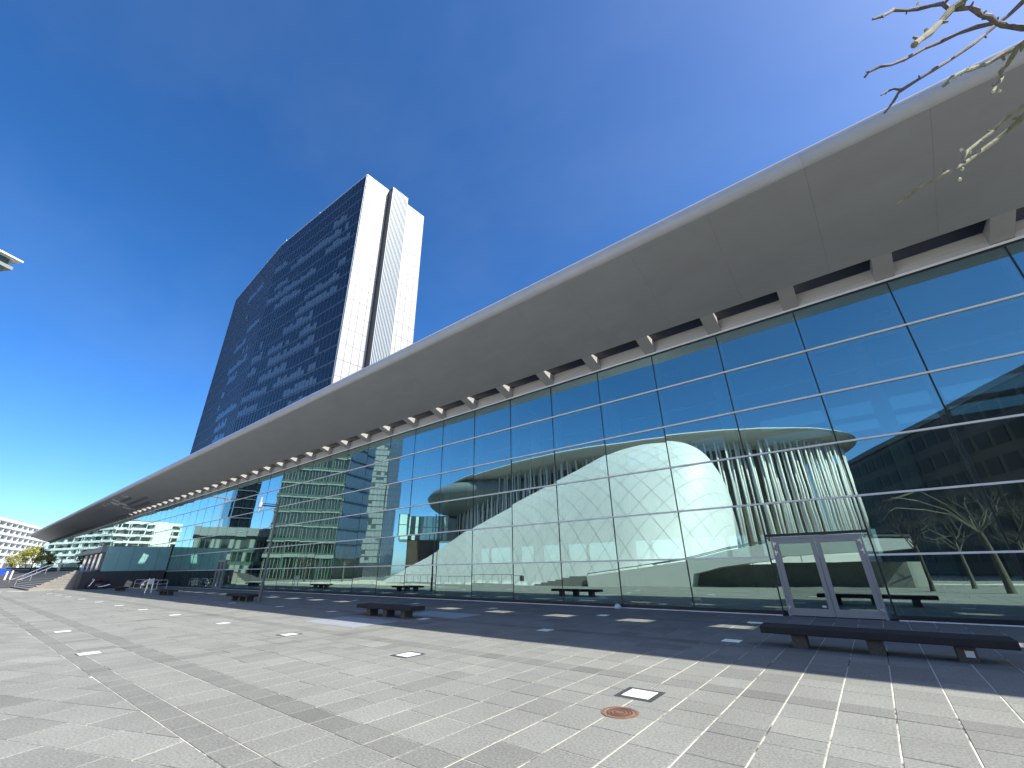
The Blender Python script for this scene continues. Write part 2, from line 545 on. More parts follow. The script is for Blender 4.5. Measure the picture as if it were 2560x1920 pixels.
LINES = [-16, 2.05, 2.36, 3.06, 3.42, 5.36, 6.30, 6.87, 7.22, 9.0, 10.4, 10.75, 13.9, 14.25, 16.66]
BANDS = {(2.05, 2.36), (3.06, 3.42), (6.87, 7.22), (10.4, 10.75), (13.9, 14.25)}
pavers = []
JX, JY = .0075, .006
# columns of slabs run towards the building; joints between the rows are broken
x = -70.0
ci = 0
while x < 14:
    wcol = .5165
    xa, xb = x, x + wcol
    dark_col = abs(((xa + 1.95) % 9.87) - 0) < .52 and xa < 8
    for a, b in zip(LINES[1:-1], LINES[2:]):
        band = (a, b) in BANDS
        ys = [a]
        if not band:
            Lr = b - a
            k = max(1, round(Lr / .56))
            rg = random.Random(int(a * 1000) if xa > -2.3 else ci * 977 + int(a * 100))
            cuts = [rg.uniform(.72, 1.3) for _ in range(k)]
            t = sum(cuts)
            y = a
            for c in cuts[:-1]:
                y += c / t * Lr
                ys.append(y)
        ys.append(b)
        for y0, y1 in zip(ys, ys[1:]):
            tone = R.gauss(1, .042)
            if R.random() < .08:
                tone *= .86
            if band:
                tone *= .84
            if dark_col:
                tone *= .88
            pavers.append(([(xa + JX, y0 + JY), (xb - JX, y0 + JY), (xb - JX, y1 - JY), (xa + JX, y1 - JY)], tone))
    x += wcol
    ci += 1
# the skewed field on the near left
ang = math.radians(20.6)
ca, sa = math.cos(ang), math.sin(ang)
for i in range(-36, 70):
    for j in range(-26, 26):
        w_, h_ = .95, .53
        ox = -9 + (i * w_ + (j % 2) * .31)
        u0, u1, v0, v1 = (i * w_ + (j % 3) * .31 - 20, 0, 0, 0)
        u0 = i * w_ + (j % 3) * .33 - 16; u1 = u0 + w_; v0 = j * h_; v1 = v0 + h_
        q = [(-6 + u * ca - v * sa, -3 + u * sa + v * ca) for u, v in
             ((u0 + JX, v0 + JY), (u1 - JX, v0 + JY), (u1 - JX, v1 - JY), (u0 + JX, v1 - JY))]
        if max(p[0] for p in q) > 15 or min(p[0] for p in q) < -71 or min(p[1] for p in q) < -15.5:
            continue
        q = clip(q, 0, 1, 2.05 - JY)
        if len(q) < 3:
            continue
        A = abs(sum(q[k][0] * q[(k + 1) % len(q)][1] - q[(k + 1) % len(q)][0] * q[k][1] for k in range(len(q)))) / 2
        if A < .01:
            continue
        pavers.append((q, R.gauss(.97, .07)))


def px_size(q):
    cx, cy = sum(p[0] for p in q) / len(q), sum(p[1] for p in q) / len(q)
    v = Vector((cx, cy, -CAM_H))
    z = v.dot(fw)
    if z <= .3:
        return 0
    u, w = v.dot(rx) / z, v.dot(up) / z
    if abs(u) > 1.24 or abs(w) > .935:
        return 0
    return 1 / (z ** 3)


pavers.sort(key=lambda p: -px_size(p[0]))
for q, tone in pavers[:300]:
    mb = MB()
    paver_mesh(mb, q, tone)
    mb.build('paver', M['paver'], paving, tone=True)
mb = MB()
for q, tone in pavers[300:]:
    paver_mesh(mb, q, tone)
mb.build('paver_field', M['paver'], paving, tone=True, kind='stuff')

# far paving, street and terrace level
tr = MB()
tr.prism([(-71, 9.28), (-71, D + 12), (-300, D + 60), (-330, 34), (-330, -70), (-160, -70), (-124, 4), (-106, 9.28)], -.05, 1.88)
tr.build('upper_terrace', M['step'], kind='structure')
rm = MB()
rm.poly([(-93, 6.05, -.01), (-108.05, 9.27, 1.884), (-108.05, 6.05, 1.1)])
rm.poly([(-93, 6.05, -.01), (-108.05, 6.05, 1.1), (-108.05, 2.0, 1.0), (-94, -2, -.01)])
rm.poly([(-108.05, 9.27, 1.884), (-124.5, 4.3, 1.884), (-124.5, 2, 1.6), (-108.05, 2.0, 1.0), (-108.05, 6.05, 1.1)])
rm.poly([(-108.05, 2.0, 1.0), (-124.5, 2, 1.6), (-160.5, -70, 1.884), (-130, -60, -.01), (-94, -2, -.01)])
rm.build('street_slope', M['asphalt'], kind='structure')
st = MB()
st.poly([(-130, -4, 1.90), (-130, 22, 1.90), (-205, 30, 3.3), (-205, -20, 3.3)])
st.build('street', M['asphalt'], kind='structure')
vg = MB()
vg.prism([(-182, 1.0), (-182, 20), (-186, 20), (-186, 1.0)], 2.6, 3.35)
vg.build('grass_verge', M['grass'], kind='structure')
kb = MB()
kb.prism([(-178, -2), (-178, 20), (-181.5, 20), (-181.5, -2)], 2.3, 2.95)
kb.build('kerb', M['white_render'], kind='structure')

# ------------------------------------------------------------------ convention hall
hall = thing('convention_hall', 'long low glass hall with a deep grey overhanging canopy', 'hall', (-20, D, 0))
NC0, NC1 = -4, 74                      # columns of glazing
def cx(i):
    return X0 - W * i
XR, XL = cx(NC0), cx(NC1)
TILT = math.radians(.45)
# glass panes, each with its own slight lean
pane_mb = MB(); pane_mb.box(-W / 2 + .022, W / 2 - .022, -.006, .006, -.836 + .02, .836 - .02)
pane_me = pane_mb.mesh('glass_pane', M['glass'])
near, far = [], []
for i in range(NC0, NC1):
    xm = cx(i) - W / 2
    for r in range(6):
        zt, zb = ROW[r], ROW[r + 1]
        if r == 5 and i == 2:
            continue                    # the door bay
        if r == 5 and xm < -69:
            continue                    # terrace in front
        (near if i < 47 else far).append((xm, (zt + zb) / 2, i, r))
near.sort(key=lambda p: p[0] ** 2 + 0 * p[1])
far += near[300:]
near = near[:300]
def lean(i):
    return (-(TILT if i >= 3 else math.radians(.3)) + math.radians(R.gauss(0, .085)), 0, math.radians(R.gauss(0, .10)))
for xm, zm, i, r in near:
    put('glass_pane', pane_me, hall, loc=(xm, D, zm), rot=lean(i))
fm = MB()
for xm, zm, i, r in far:
    a, _, c_ = lean(i)
    w2, h2 = W / 2 - .022, .836 - .02
    P = []
    for dy in (-.006, .006):
        for dx, dz in ((-w2, -h2), (w2, -h2), (w2, h2), (-w2, h2)):
            P.append((xm + dx, D + dy - dz * math.tan(a) + dx * c_, zm + dz))
    k = len(fm.v); fm.v += P
    for f in ((0, 1, 2, 3), (7, 6, 5, 4), (0, 4, 5, 1), (1, 5, 6, 2), (2, 6, 7, 3), (3, 7, 4, 0)):
        fm.f.append(tuple(k + q for q in f)); fm.t.append(1)
fm.build('glass_pane_field', M['glass'], hall, kind='stuff')
# vertical joints with steel posts behind
mul = MB(); mul.box(-.021, .021, -.012, .10, .0, 10.02)
mul_me = mul.mesh('mullion', M['mullion'])
po = MB(); po.box(-.09, .09, .30, .62, 0.0, 9.9)
po_me = po.mesh('steel_post', M['post'])
for i in range(NC0, NC1 + 1):
    put('mullion', mul_me, hall, loc=(cx(i), D, 0))
    put('steel_post', po_me, hall, loc=(cx(i), D, 0))
for r in range(1, 6):
    mb = MB()
    z = ROW[r]
    if r < 5:
        mb.box(XL, XR, D - .05, D + .08, z - .028, z + .028)
    else:
        mb.box(XL, cx(3) - .02, D - .05, D + .08, z - .028, z + .028)
        mb.box(cx(2) + .02, XR, D - .05, D + .08, z - .028, z + .028)
        mb.box(cx(3) + .02, cx(3) + .14, D - .05, D + .08, z - .028, z + .028)
        mb.box(cx(2) - .17, cx(2) - .02, D - .05, D + .08, z - .028, z + .028)
    mb.build('transom', M['transom'], hall)
mb = MB(); mb.box(XL, XR, D - .055, D + .05, 10.05, 10.125); mb.build('head_rail', M['transom'], hall)
mb = MB(); mb.box(XL, XR, D - .03, D + .05, 10.0, 10.05); mb.build('head_joint', M['mullion'], hall)
mb = MB()
mb.box(XL, cx(3) - .03, D - .03, D + .08, -.03, .13)
mb.box(cx(2) + .03, XR, D - .03, D + .08, -.03, .13)
mb.build('plinth', M['mullion'], hall)
mb = MB()
mb.box(-69, cx(3) - .03, D - .075, D - .045, -.03, .022)
mb.box(cx(2) + .03, XR, D - .075, D - .045, -.03, .022)
mb.build('base_strip', M['transom'], hall)

# double door in bay 2
dx0, dx1 = cx(3) + .14, cx(2) - .17
zh = 2.27
mb = MB()
mb.box(cx(3) + .02, cx(2) - .02, D - .04, D + .06, zh + .02, zh + .10)
mb.build('door_lintel', M['mullion'], hall)
mb = MB()
mb.box(dx0, dx0 + .07, D - .06, D + .06, 0, zh)
mb.box(dx1 - .07, dx1, D - .06, D + .06, 0, zh)
mb.box(dx0 + .07, dx1 - .07, D - .06, D + .06, zh - .07, zh)
mb.build('door_frame', M['door'], hall)
for (a, b, zlo, zhi) in ((cx(3) + .022, dx0 - .005, .14, 1.64), (cx(3) + .022, dx0 - .005, 1.705, zh + .015), (dx1 + .005, cx(2) - .022, .14, 1.64),
                         (dx1 + .005, cx(2) - .022, 1.705, zh + .015), (cx(3) + .022, cx(2) - .022, zh + .105, 3.315)):
    pass
mb = MB(); mb.box(-.5 * (dx0 - .005 - cx(3) - .022), .5 * (dx0 - .005 - cx(3) - .022), -.006, .006, -1.06, 1.06)
put('side_pane', mb.mesh('side_pane', M['glass']), hall, loc=((cx(3) + .022 + dx0 - .005) / 2, D, 1.2), rot=(-math.radians(.3), 0, 0))
mb = MB(); mb.box(-.5 * (cx(2) - .027 - dx1), .5 * (cx(2) - .027 - dx1), -.006, .006, -1.06, 1.06)
put('side_pane', mb.mesh('side_pane', M['glass']), hall, loc=((cx(2) - .017 + dx1) / 2, D, 1.2), rot=(-math.radians(.3), 0, 0))
dm = (dx0 + dx1) / 2
for s, (a, b) in enumerate(((dx0 + .075, dm - .006), (dm + .006, dx1 - .075))):
    mb = MB()
    z1 = zh - .075
    mb.box(a, a + .12, D - .05, D + .04, .02, z1)
    mb.box(b - .12, b, D - .05, D + .04, .02, z1)
    mb.box(a + .12, b - .12, D - .05, D + .04, .02, .22)
    mb.box(a + .12, b - .12, D - .05, D + .04, z1 - .13, z1)
    leaf = mb.build('door', M['door'], hall)
    mb = MB(); w2, h2 = (b - a - .24) / 2, (z1 - .13 - .22) / 2
    mb.box(-w2, w2, -.006, .006, -h2, h2)
    put('pane', mb.mesh('pane', M['door_pane']), leaf, loc=((a + b) / 2, D - .01, .22 + h2), rot=(-math.radians(.3), 0, 0))
    hx = a - .012 if s == 0 else b + .012
    for hz in (.16, 1.72, 1.98):
        mb = MB()
        mb.box(hx - .016, hx + .016, D - .085, D - .055, hz, hz + .15)
        mb.box(hx + (.0 if s == 0 else -.07), hx + (.07 if s == 0 else .0), D - .078, D - .058, hz + .07, hz + .12)
        mb.build('hinge', M['chrome'], leaf)
    if s == 0:
        mb = MB(); mb.box(b - .27, b - .17, D - .035, D - .020, .26, .31); mb.build('sticker', M['sticker'], leaf)
mb = MB()
mb.box(dm - .47, dm - .37, D + .35, D + .38, 1.28, 1.40)
mb.build('wall_reader', M['black'], hall)

# single door further left
sx = -50.3
mb = MB()
mb.box(sx - .95, sx - .85, D - .12, D - .02, 0, 2.55); mb.box(sx + .85, sx + .95, D - .12, D - .02, 0, 2.55)
mb.box(sx - .85, sx + .85, D - .12, D - .02, 2.4, 2.55)
mb.box(sx - .05, sx + .05, D - .11, D - .025, .03, 2.4)
mb.box(sx - .85, sx + .85, D - .11, D - .025, 0, .12)
mb.build('side_door_frame', M['door'], hall)

# ---- canopy
TA = math.tan(math.radians(21))
def sz(y):
    return 10.14 + (D - y) * TA
Y_IN, Y_OUT = 15.80, 12.02
NR, NCY, NCZ = .34, Y_OUT + .122, sz(Y_OUT) + .317        # half round nose, tangent to the soffit
NOSE = []
for k in range(15):
    t = math.radians(-69 + k * (159 / 14))                    # from the soffit tangent over the front to the top
    NOSE.append((NCY - NR * math.cos(t), NCZ + NR * math.sin(t)))
NOSE += [(NCY + .01, NCZ + NR - .004), (NCY + .01, NCZ - .2)]
pan = MB()
g2 = .002
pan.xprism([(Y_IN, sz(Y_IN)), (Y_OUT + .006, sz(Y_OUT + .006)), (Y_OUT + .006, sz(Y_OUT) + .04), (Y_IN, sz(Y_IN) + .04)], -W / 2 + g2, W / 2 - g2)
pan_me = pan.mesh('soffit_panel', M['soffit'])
fas = MB()
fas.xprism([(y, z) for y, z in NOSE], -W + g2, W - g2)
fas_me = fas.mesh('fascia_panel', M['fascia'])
rib = MB()
ZR = 11.80
rib.xprism([(Y_IN + .001, sz(Y_IN + .001)), (D - .03, sz(D - .03)), (D - .03, ZR), (Y_IN + .001, ZR)], -.255, .255)
rib_me = rib.mesh('canopy_rib', M['rib'])
gr = MB()
yy = Y_IN + .05
while yy < D - .10:
    gr.xprism([(yy - .003, 10.60), (yy + .003, 10.60), (yy + .021, 10.67), (yy + .015, 10.67)], -1.092, 1.092)
    yy += .08
for bx in (-.55, 0, .55):
    gr.box(bx - .006, bx + .006, Y_IN + .02, D - .08, 10.675, 10.695)
gr_me = gr.mesh('vent_grille', M['grille'])
bp_ = MB(); bp_.box(-1.094, 1.094, D - .055, D - .03, 10.126, 11.7)
bp_.box(-1.094, 1.094, D - .075, D - .055, 10.30, 10.33)
bp_me = bp_.mesh('upstand_panel', M['backpanel'])
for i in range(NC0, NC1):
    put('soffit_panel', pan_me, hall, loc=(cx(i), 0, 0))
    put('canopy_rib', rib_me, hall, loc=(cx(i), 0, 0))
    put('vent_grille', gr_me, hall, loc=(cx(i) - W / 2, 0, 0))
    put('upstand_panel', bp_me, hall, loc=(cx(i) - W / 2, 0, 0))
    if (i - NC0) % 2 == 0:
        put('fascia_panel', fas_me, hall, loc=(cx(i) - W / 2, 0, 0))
xa, xb = cx(NC1) + W / 2, cx(NC0) + W / 2
mb = MB()
mb.xprism([(Y_IN - .002, sz(Y_IN) + .045), (Y_OUT + .01, sz(Y_OUT) + .045), (Y_OUT + .01, sz(Y_OUT) + .10), (Y_IN - .002, sz(Y_IN) + .10)], xa, xb)
mb.box(xa, xb, Y_IN - .03, Y_IN - .003, sz(Y_IN) + .11, ZR - .01)
mb.build('canopy_backing', M['soffit_back'], hall)
mb = MB()
mb.xprism([(NCY + .012, NCZ + NR - .06), (Y_IN - .004, ZR), (Y_IN - .004, ZR + .04), (NCY + .012, NCZ + NR - .02)], xa, xb)
mb.box(xa, xb, D - .02, 27.2, ZR, ZR + .04)
slot_end = -93
mb.box(xa, slot_end, Y_IN - .002, D - .025, ZR + .002, ZR + .045)  # added cap over the far slots, keeps the sun from falling through
mb.build('roof_deck', M['roof'], hall)
mb = MB()
mb.box(xa, xb, D - .02, D + .02, 10.13, ZR - .002)
mb.build('upstand_wall', M['in_wall'], hall)

# interior
mb = MB(); mb.box(XL, XR, D + .09, 27, -.03, .03); mb.build('hall_floor', M['in_floor'], hall)
mb = MB(); mb.box(XL, XR, D + .09, 27, 10.0, 10.1); mb.build('hall_ceiling', M['in_ceil'], hall)
OPEN = [(-26, .5, 1.75, 2.85), (-13.5, -5, 7.65, 8.55), (-3.2, 12, 7.5, 8.0), (-3.2, 12, 8.25, 8.95), (-36.5, -29.4, 3.9, 6.3)]
mb = MB()
xs = sorted({XL, XR, *[o[0] for o in OPEN], *[o[1] for o in OPEN]})
zs = sorted({0.03, 10.0, *[o[2] for o in OPEN], *[o[3] for o in OPEN]})
for a, b in zip(xs, xs[1:]):
    run = None
    for c, d in zip(zs, zs[1:]):
        hole = any(o[0] <= a and b <= o[1] and o[2] <= c and d <= o[3] for o in OPEN)
        if not hole:
            if run and run[1] == c:
                run = (run[0], d)
            else:
                if run:
                    mb.box(a, b, 26.8, 27, run[0], run[1])
                run = (c, d)
    if run:
        mb.box(a, b, 26.8, 27, run[0], run[1])
mb.build('rear_wall', M['in_wall'], hall)
mb = MB()
for o in OPEN:
    n = max(2, round((o[1] - o[0]) / (2.2 if o[2] < 7 or o[0] < -5 else 7.5)))
    for k in range(n + 1):
        x = o[0] + (o[1] - o[0]) * k / n
        mb.box(x - .12, x + .12, 26.74, 26.79, o[2], o[3])
mb.build('rear_window_post', M['in_wall'], hall)
for k, o in enumerate(OPEN):
    mb = MB(); mb.box(o[0], o[1], 26.88, 26.90, o[2], o[3]); mb.build('rear_pane', M['rear_glass'] if k else M['rear_glass_clear'], hall)
ic = MB(); ic.tube([(0, 20.4, .03), (0, 20.4, 10)], .26, 14)
ic_me = ic.mesh('round_column', M['in_white'], smooth=False)
for i in range(-3, 40, 2):
    put('round_column', ic_me, hall, loc=(cx(i) - 1.0, 0, 0))
mb = MB(); mb.box(XL, XR, 19.9, 20.0, 9.45, 9.55); mb.box(XL, XR, 22.4, 22.5, 9.2, 9.3); mb.build('ceiling_trim', M['in_white'], hall)
cl = MB(); cl.box(-.3, .3, 18.9, 19.5, 9.92, 9.985); cl_me = cl.mesh('ceiling_lamp', M['in_white'])
for i in range(-2, 30, 3):
    put('ceiling_lamp', cl_me, hall, loc=(cx(i), 0, 0))
mb = MB(); mb.box(XR, XR + .2, D, 27, 0, 11.9); mb.box(XL - .2, XL, D, 27, 0, 11.9); mb.build('end_wall', M['in_wall'], hall)

# emblem and lettering strips fixed under the canopy
sg = thing('canopy_emblem', 'pale ring emblem and lettering bars fixed under the canopy', 'sign', (-88, 13.8, 11.3))
def sof(x, y, dz=.06):
    return Vector((x, y, sz(y) - dz))
mb = MB()
ring = [sof(-88.4 + 1.15 * math.cos(t), 14.2 + .72 * math.sin(t)) for t in [k * 2 * math.pi / 24 for k in range(25)]]
mb.tube(ring, .15, 6); mb.build('ring', M['sign_metal'], sg)
mb = MB(); mb.tube([sof(-89.9, 12.5), sof(-89.6, 12.95), sof(-89.2, 13.4), sof(-89.0, 13.8)], [.06, .22, .26, .08], 8); mb.build('lens_bar', M['sign_metal'], sg)
for pts, r_ in (((( -87.2, 12.3), (-87.0, 13.2)), .13), (((-95.1, 12.45), (-94.8, 12.9)), .09), (((-92.3, 12.55), (-91.9, 12.95)), .09),
                (((-89.4, 13.95), (-88.9, 14.3)), .08), (((-88.2, 15.0), (-87.8, 15.5)), .09), (((-82.0, 12.4), (-81.0, 13.0)), .09)):
    mb = MB(); mb.tube([sof(*pts[0]), sof(*pts[1])], r_, 6); mb.build('stroke', M['sign_metal'], sg)
for (x0_, x1_, y0_, y1_) in ((-86.2, -81.0, 13.05, 13.5), (-87.2, -76.2, 13.95, 14.35), (-86.8, -78.6, 14.8, 15.3)):
    mb = MB(); mb.xprism([(y0_, sz(y0_) - .05), (y1_, sz(y1_) - .05), (y1_, sz(y1_) - .01), (y0_, sz(y0_) - .01)], x0_, x1_)
    mb.build('lettering_bar', M['sign_plate'], sg)

# ------------------------------------------------------------------ tower behind the hall
tw = thing('high_rise_tower', 'tall slab tower with dark glazed long side and white panelled end', 'tower', (-95, 37, 0))
TX, TZ = -61.2, 76.9
P1, P2, P3 = (TX, 30.0), (-95.65, 28.16), (-129.6, 30.0)
mb = MB()
mb.prism([(TX - .06, 30.06), (-95.65, 28.22), (-129.54, 30.06), (-129.54, 45), (-95.65, 46.8), (TX - .06, 44.96)], 0, TZ - .15)
mb.build('core', M['tower_glass'], tw)
FL = 3.08
NF = 23
# white end panels
cols = [(30.0, 31.2), (31.2, 32.5), (32.5, 33.95), (33.95, 35.15), (39.15, 40.9), (40.9, 42.2), (42.2, 43.65), (43.65, 45.0)]
mb = MB()
mb.box(TX - .055, TX + .04, 30.02, 35.14, 4, TZ - .02); mb.box(TX - .055, TX + .04, 39.16, 44.98, 4, TZ - .02)
mb.build('end_wall_backing', M['tower_joint'], tw)
for a, b in cols:
    pm = MB(); pm.box(TX + .045, TX + .13, a + .03, b - .03, .03, FL - .03)
    pme = pm.mesh('end_panel', M['tower_stone'])
    for k in range(NF):
        put('end_panel', pme, tw, loc=(0, 0, TZ - FL * (k + 1)))
mb = MB(); mb.box(TX - .05, TX + 1.62, 35.2, 39.1, 2, 76.55); mb.build('lift_shaft', M['louver_dark'], tw)
fm_ = MB(); fm_.box(TX + 1.63, TX + 1.80, -.07, .07, 2, 76.6); fme = fm_.mesh('shaft_fin', M['louver_light'])
for k in range(13):
    put('shaft_fin', fme, tw, loc=(0, 35.28 + k * .312, 0))
# long side: floors, windows, blinds, fins
NB = 28
def face(A, B, n_b, idx):
    d = Vector((B[0] - A[0], B[1] - A[1], 0)); L = d.length; d /= L
    nrm = Vector((d.y, -d.x, 0))
    if nrm.y > 0:
        nrm = -nrm
    return d, L, nrm
wins, blinds = [], []
for fi, (A, B) in enumerate(((P1, P2), (P2, P3))):
    d, L, nrm = face(A, B, NB, fi)
    bw = L / NB
    for k in range(NF):
        z1 = TZ - .5 - FL * k
        z0 = z1 - FL
        rgn = random.Random(100 * fi + k)
        runs = []
        for _ in range(4 if k > 1 else 0):
            c = rgn.uniform(1, NB); w_ = rgn.choice((1, 2, 4, 5, 7, 9))
            runs.append((c, c + w_))
        for b in range(NB):
            u0, u1 = b * bw + .07, (b + 1) * bw - .07
            p0 = Vector((*A, 0)) + d * u0 + nrm * .02
            p1 = Vector((*A, 0)) + d * u1 + nrm * .02
            q = [(p0.x, p0.y, z0 + .42), (p1.x, p1.y, z0 + .42), (p1.x, p1.y, z1 - .08), (p0.x, p0.y, z1 - .08)]
            isb = any(c0 <= b < c1 for c0, c1 in runs) and not (fi == 1 and b > 14)
            wins.append((q, nrm, p0.length, 0))
            if isb:
                hb = rgn.choice((1.0, 1.35, 1.35, 1.7, 1.95))
                q2 = [(x_ + nrm.x * .055, y_ + nrm.y * .055, zz_) for x_, y_, zz_ in q]
                q2[2] = (q2[2][0], q2[2][1], z0 + .42 + hb); q2[3] = (q2[3][0], q2[3][1], z0 + .42 + hb)
                blinds.append((q2, nrm, p0.length, 0))
def pane_into(mb, q, nrm, th=.05):
    a = [Vector(p) for p in q]
    b = [p + nrm * th for p in a]
    i = len(mb.v)
    mb.v += [tuple(p) for p in a + b]
    n1 = (a[1] - a[0]).cross(a[2] - a[1])
    fs = [(4, 5, 6, 7), (0, 1, 5, 4), (1, 2, 6, 5), (2, 3, 7, 6), (3, 0, 4, 7)]
    if n1.dot(nrm) < 0:
        fs = [f[::-1] for f in fs]
    for f in fs:
        mb.f.append(tuple(i + k for k in f)); mb.t.append(1)
allw = [(q, n_, r_, zb, 0) for q, n_, r_, zb in wins] + [(q, n_, r_, zb, 1) for q, n_, r_, zb in blinds]
allw = [w_ for w_ in allw if w_[0][2][2] > 14]
allw.sort(key=lambda w_: (-w_[4], w_[2]))
bcount = 0
restw, restb = MB(), MB()
for k, (q, n_, r_, zb, isb) in enumerate(allw):
    if k < 300:
        mb = MB(); pane_into(mb, q, n_)
        mb.build('blind' if isb else 'window', M['tower_blind'] if isb else M['tower_glass'], tw)
    else:
        pane_into(restb if isb else restw, q, n_)
restw.build('window_field', M['tower_glass'], tw, kind='stuff')
if restb.v:
    restb.build('blind_field', M['tower_blind'], tw, kind='stuff')
fb, sb = MB(), MB()
for fi, (A, B) in enumerate(((P1, P2), (P2, P3))):
    d, L, nrm = face(A, B, NB, fi)
    bw = L / NB
    for b in range(NB + 1):
        p = Vector((*A, 0)) + d * min(max(b * bw, .06), L - .06)
        r0 = p + nrm * .01; r1 = p + nrm * .16
        a_, b_ = (r0.x, r0.y), (r1.x, r1.y)
        fb.slab(a_, b_, 10, TZ - .2, -.022, .022)
    for k in range(NF + 1):
        z = TZ - .5 - FL * k
        sgn = 1
        a_ = Vector((*A, 0)) + nrm * .02; b_ = Vector((*B, 0)) + nrm * .02
        sb.prism([(a_.x, a_.y), (b_.x, b_.y), (b_.x + nrm.x * .07, b_.y + nrm.y * .07), (a_.x + nrm.x * .07, a_.y + nrm.y * .07)], z - .02, z + .36 if k else TZ - .1)
fb.build('facade_fin', M['tower_fin'], tw, kind='stuff')
sb.build('floor_band', M['tower_spandrel'], tw)
mb = MB(); mb.prism([(TX - .02, 29.9), (-95.65, 28.02), (-129.7, 29.9), (-129.7, 45.1), (-95.65, 46.9), (TX - .02, 45.08)], TZ - .12, TZ + .02); mb.build('parapet', M['steel_white'], tw)
for ax, ay, h, arm in ((-70.2, 30.6, 2.6, 0), (-80.5, 30.2, 3.0, 1.4), (-82.0, 30.2, 3.4, 0), (-97.0, 30, 3.2, 1.6), (-100.5, 30.3, 6.0, 0), (-101.5, 30.3, 4.6, 0), (-105, 30.4, 2.6, 0), (-106, 30.4, 2.2, 0)):
    mb = MB(); mb.tube([(ax, ay, TZ), (ax, ay, TZ + h)], .07, 6)
    if arm:
        mb.tube([(ax - arm / 2, ay, TZ + h * .7), (ax + arm / 2, ay, TZ + h * .8)], .07, 6)
        mb.box(ax - .9, ax - .1, ay - .3, ay + .3, TZ + .02, TZ + 1.5)
    mb.build('antenna', M['steel_white'], tw)

# ------------------------------------------------------------------ entrance pavilion and stairs on the left
pv = thing('glass_pavilion', 'frosted green glass pavilion on a dark stone base under the canopy', 'pavilion', (-72, 13, 0))
PX = -68.0
mb = MB()
mb.box(PX - 3.0, PX - .1, 9.3, D - .08, 0, 1.75)
mb.build('base_core', M['brick_dark'], pv)
cm = MB(); cm.box(PX - .098, PX, 0, 1.44, .012, .205); cme = cm.mesh('base_stone', M['brick_dark'])
for r in range(8):
    for k in range(5):
        put('base_stone', cme, pv, loc=(R.uniform(-.012, .01), 9.35 + k * 1.46, .01 + r * .216))
fr = MB(); fr.box(PX - .10, PX - .05, .015, 1.19, 1.80, 4.36); frm = fr.mesh('frosted_panel', M['frost'])
for k in range(5):
    put('frosted_panel', frm, pv, loc=(0, 10.68 + k * 1.205, 0))
mb = MB(); mb.box(PX - 8, PX - .105, 10.7, D - .08, 1.9, 4.34); mb.build('box_core', M['pav_metal'], pv)
mb = MB(); mb.box(PX - .105, PX - .02, 10.66, D - .08, 4.37, 4.45); mb.box(PX - .105, PX - .02, 10.66, D - .08, 1.755, 1.80); mb.build('edge_trim', M['pav_metal'], pv)
mb = MB(); mb.yprism([(PX - .12, 3.75), (PX - .12, 4.42), (PX - 17, 3.95), (PX - 17, 3.70)], 10.2, 10.69); mb.build('entrance_fascia', M['pav_metal'], pv)
for k in range(4):
    mb = MB(); mb.box(PX - 1.2 - 2.8 * k - 2.3, PX - 1.2 - 2.8 * k, 10.60, 10.66, 1.9, 3.7); mb.build('entrance_pane', M['hotel_win'], pv)
    mb = MB(); mb.box(PX - 1.1 - 2.8 * k, PX - .85 - 2.8 * k, 10.5, 10.66, 1.9, 3.7); mb.build('entrance_post', M['pav_metal'], pv)

stt = thing('granite_stairs', 'wide granite steps rising left of the dark pavilion base', 'stairs', (-90, 7.6, 0))
NS = 12
for k in range(NS):
    mb = MB(); mb.box(-108, -71.5, 6.05 + .27 * k, 9.29, .157 * k, .157 * (k + 1) - .002); mb.build('step', M['step'], stt)
mb = MB()
prof = [(5.95, -.02)] + [(5.95 + .27 * k + (.27 if j else 0), .157 * (k + 1) + .03) for k in range(NS) for j in (0, 1)] + [(9.29, .157 * NS + .03), (9.29, -.02)]
mb.xprism(prof, -71.49, -71.15); mb.build('side_wall', M['brick_lit'], stt)
for r in range(7):
    y0 = 5.98 + r * .46
    mb = MB(); mb.box(-71.145, -71.10, y0, 9.28, .01 + r * .25, .235 + r * .25); mb.build('side_stone', M['brick_lit'], stt)
for rx_ in (-90.0, -100.5):
    mb = MB()
    mb.tube([(rx_, 6.1, .05), (rx_, 6.1, .95), (rx_, 6.5, 1.05), (rx_, 9.5, 2.85), (rx_, 10.5, 2.9)], .045, 8)
    for yy in (7.3, 8.5, 9.6):
        mb.tube([(rx_, yy, (yy - 6.05) * .58), (rx_, yy, 1.05 + (yy - 6.5) * .6)], .03, 6)
    mb.build('handrail', M['rail'], stt)

# ------------------------------------------------------------------ benches
def make_bench(L=3.5, spacing=1.15):
    b = thing('stone_bench', '', 'bench', (0, 0, 0), 'stone benches along the glass hall')
    mb = MB()
    c = .012
    prof = [(-.30 + c, .24), (.30 - c, .24), (.30, .24 + c), (.30, .365 - c), (.30 - c, .365), (-.30 + c, .365), (-.30, .365 - c), (-.30, .24 + c)]
    mb.xprism(prof, -L / 2, L / 2)
    mb.build('seat', M['bench'], b)
    for k in (-1, 0, 1):
        mb = MB(); mb.box(k * spacing - .12, k * spacing + .12, -.17, .17, -.002, .239)
        mb.build('leg', M['bench_leg'], b)
    return b
big = make_bench(3.58, 1.17)
big.location = (-.40, 11.02, 0)
big.rotation_euler = (0, 0, math.radians(-6.5) * 0)
big['label'] = 'large dark stone bench in front of the glass double door'
mb = MB(); mb.box(1.145, 1.255, -.179, -.171, .08, .17)
stk = mb.build('sticker', M['sticker'], big)
b1 = make_bench(3.15, 1.0)
b1.location = (-13.95, 10.27, 0)
b1['label'] = 'dark stone bench at the shadow edge right of the lamp post'
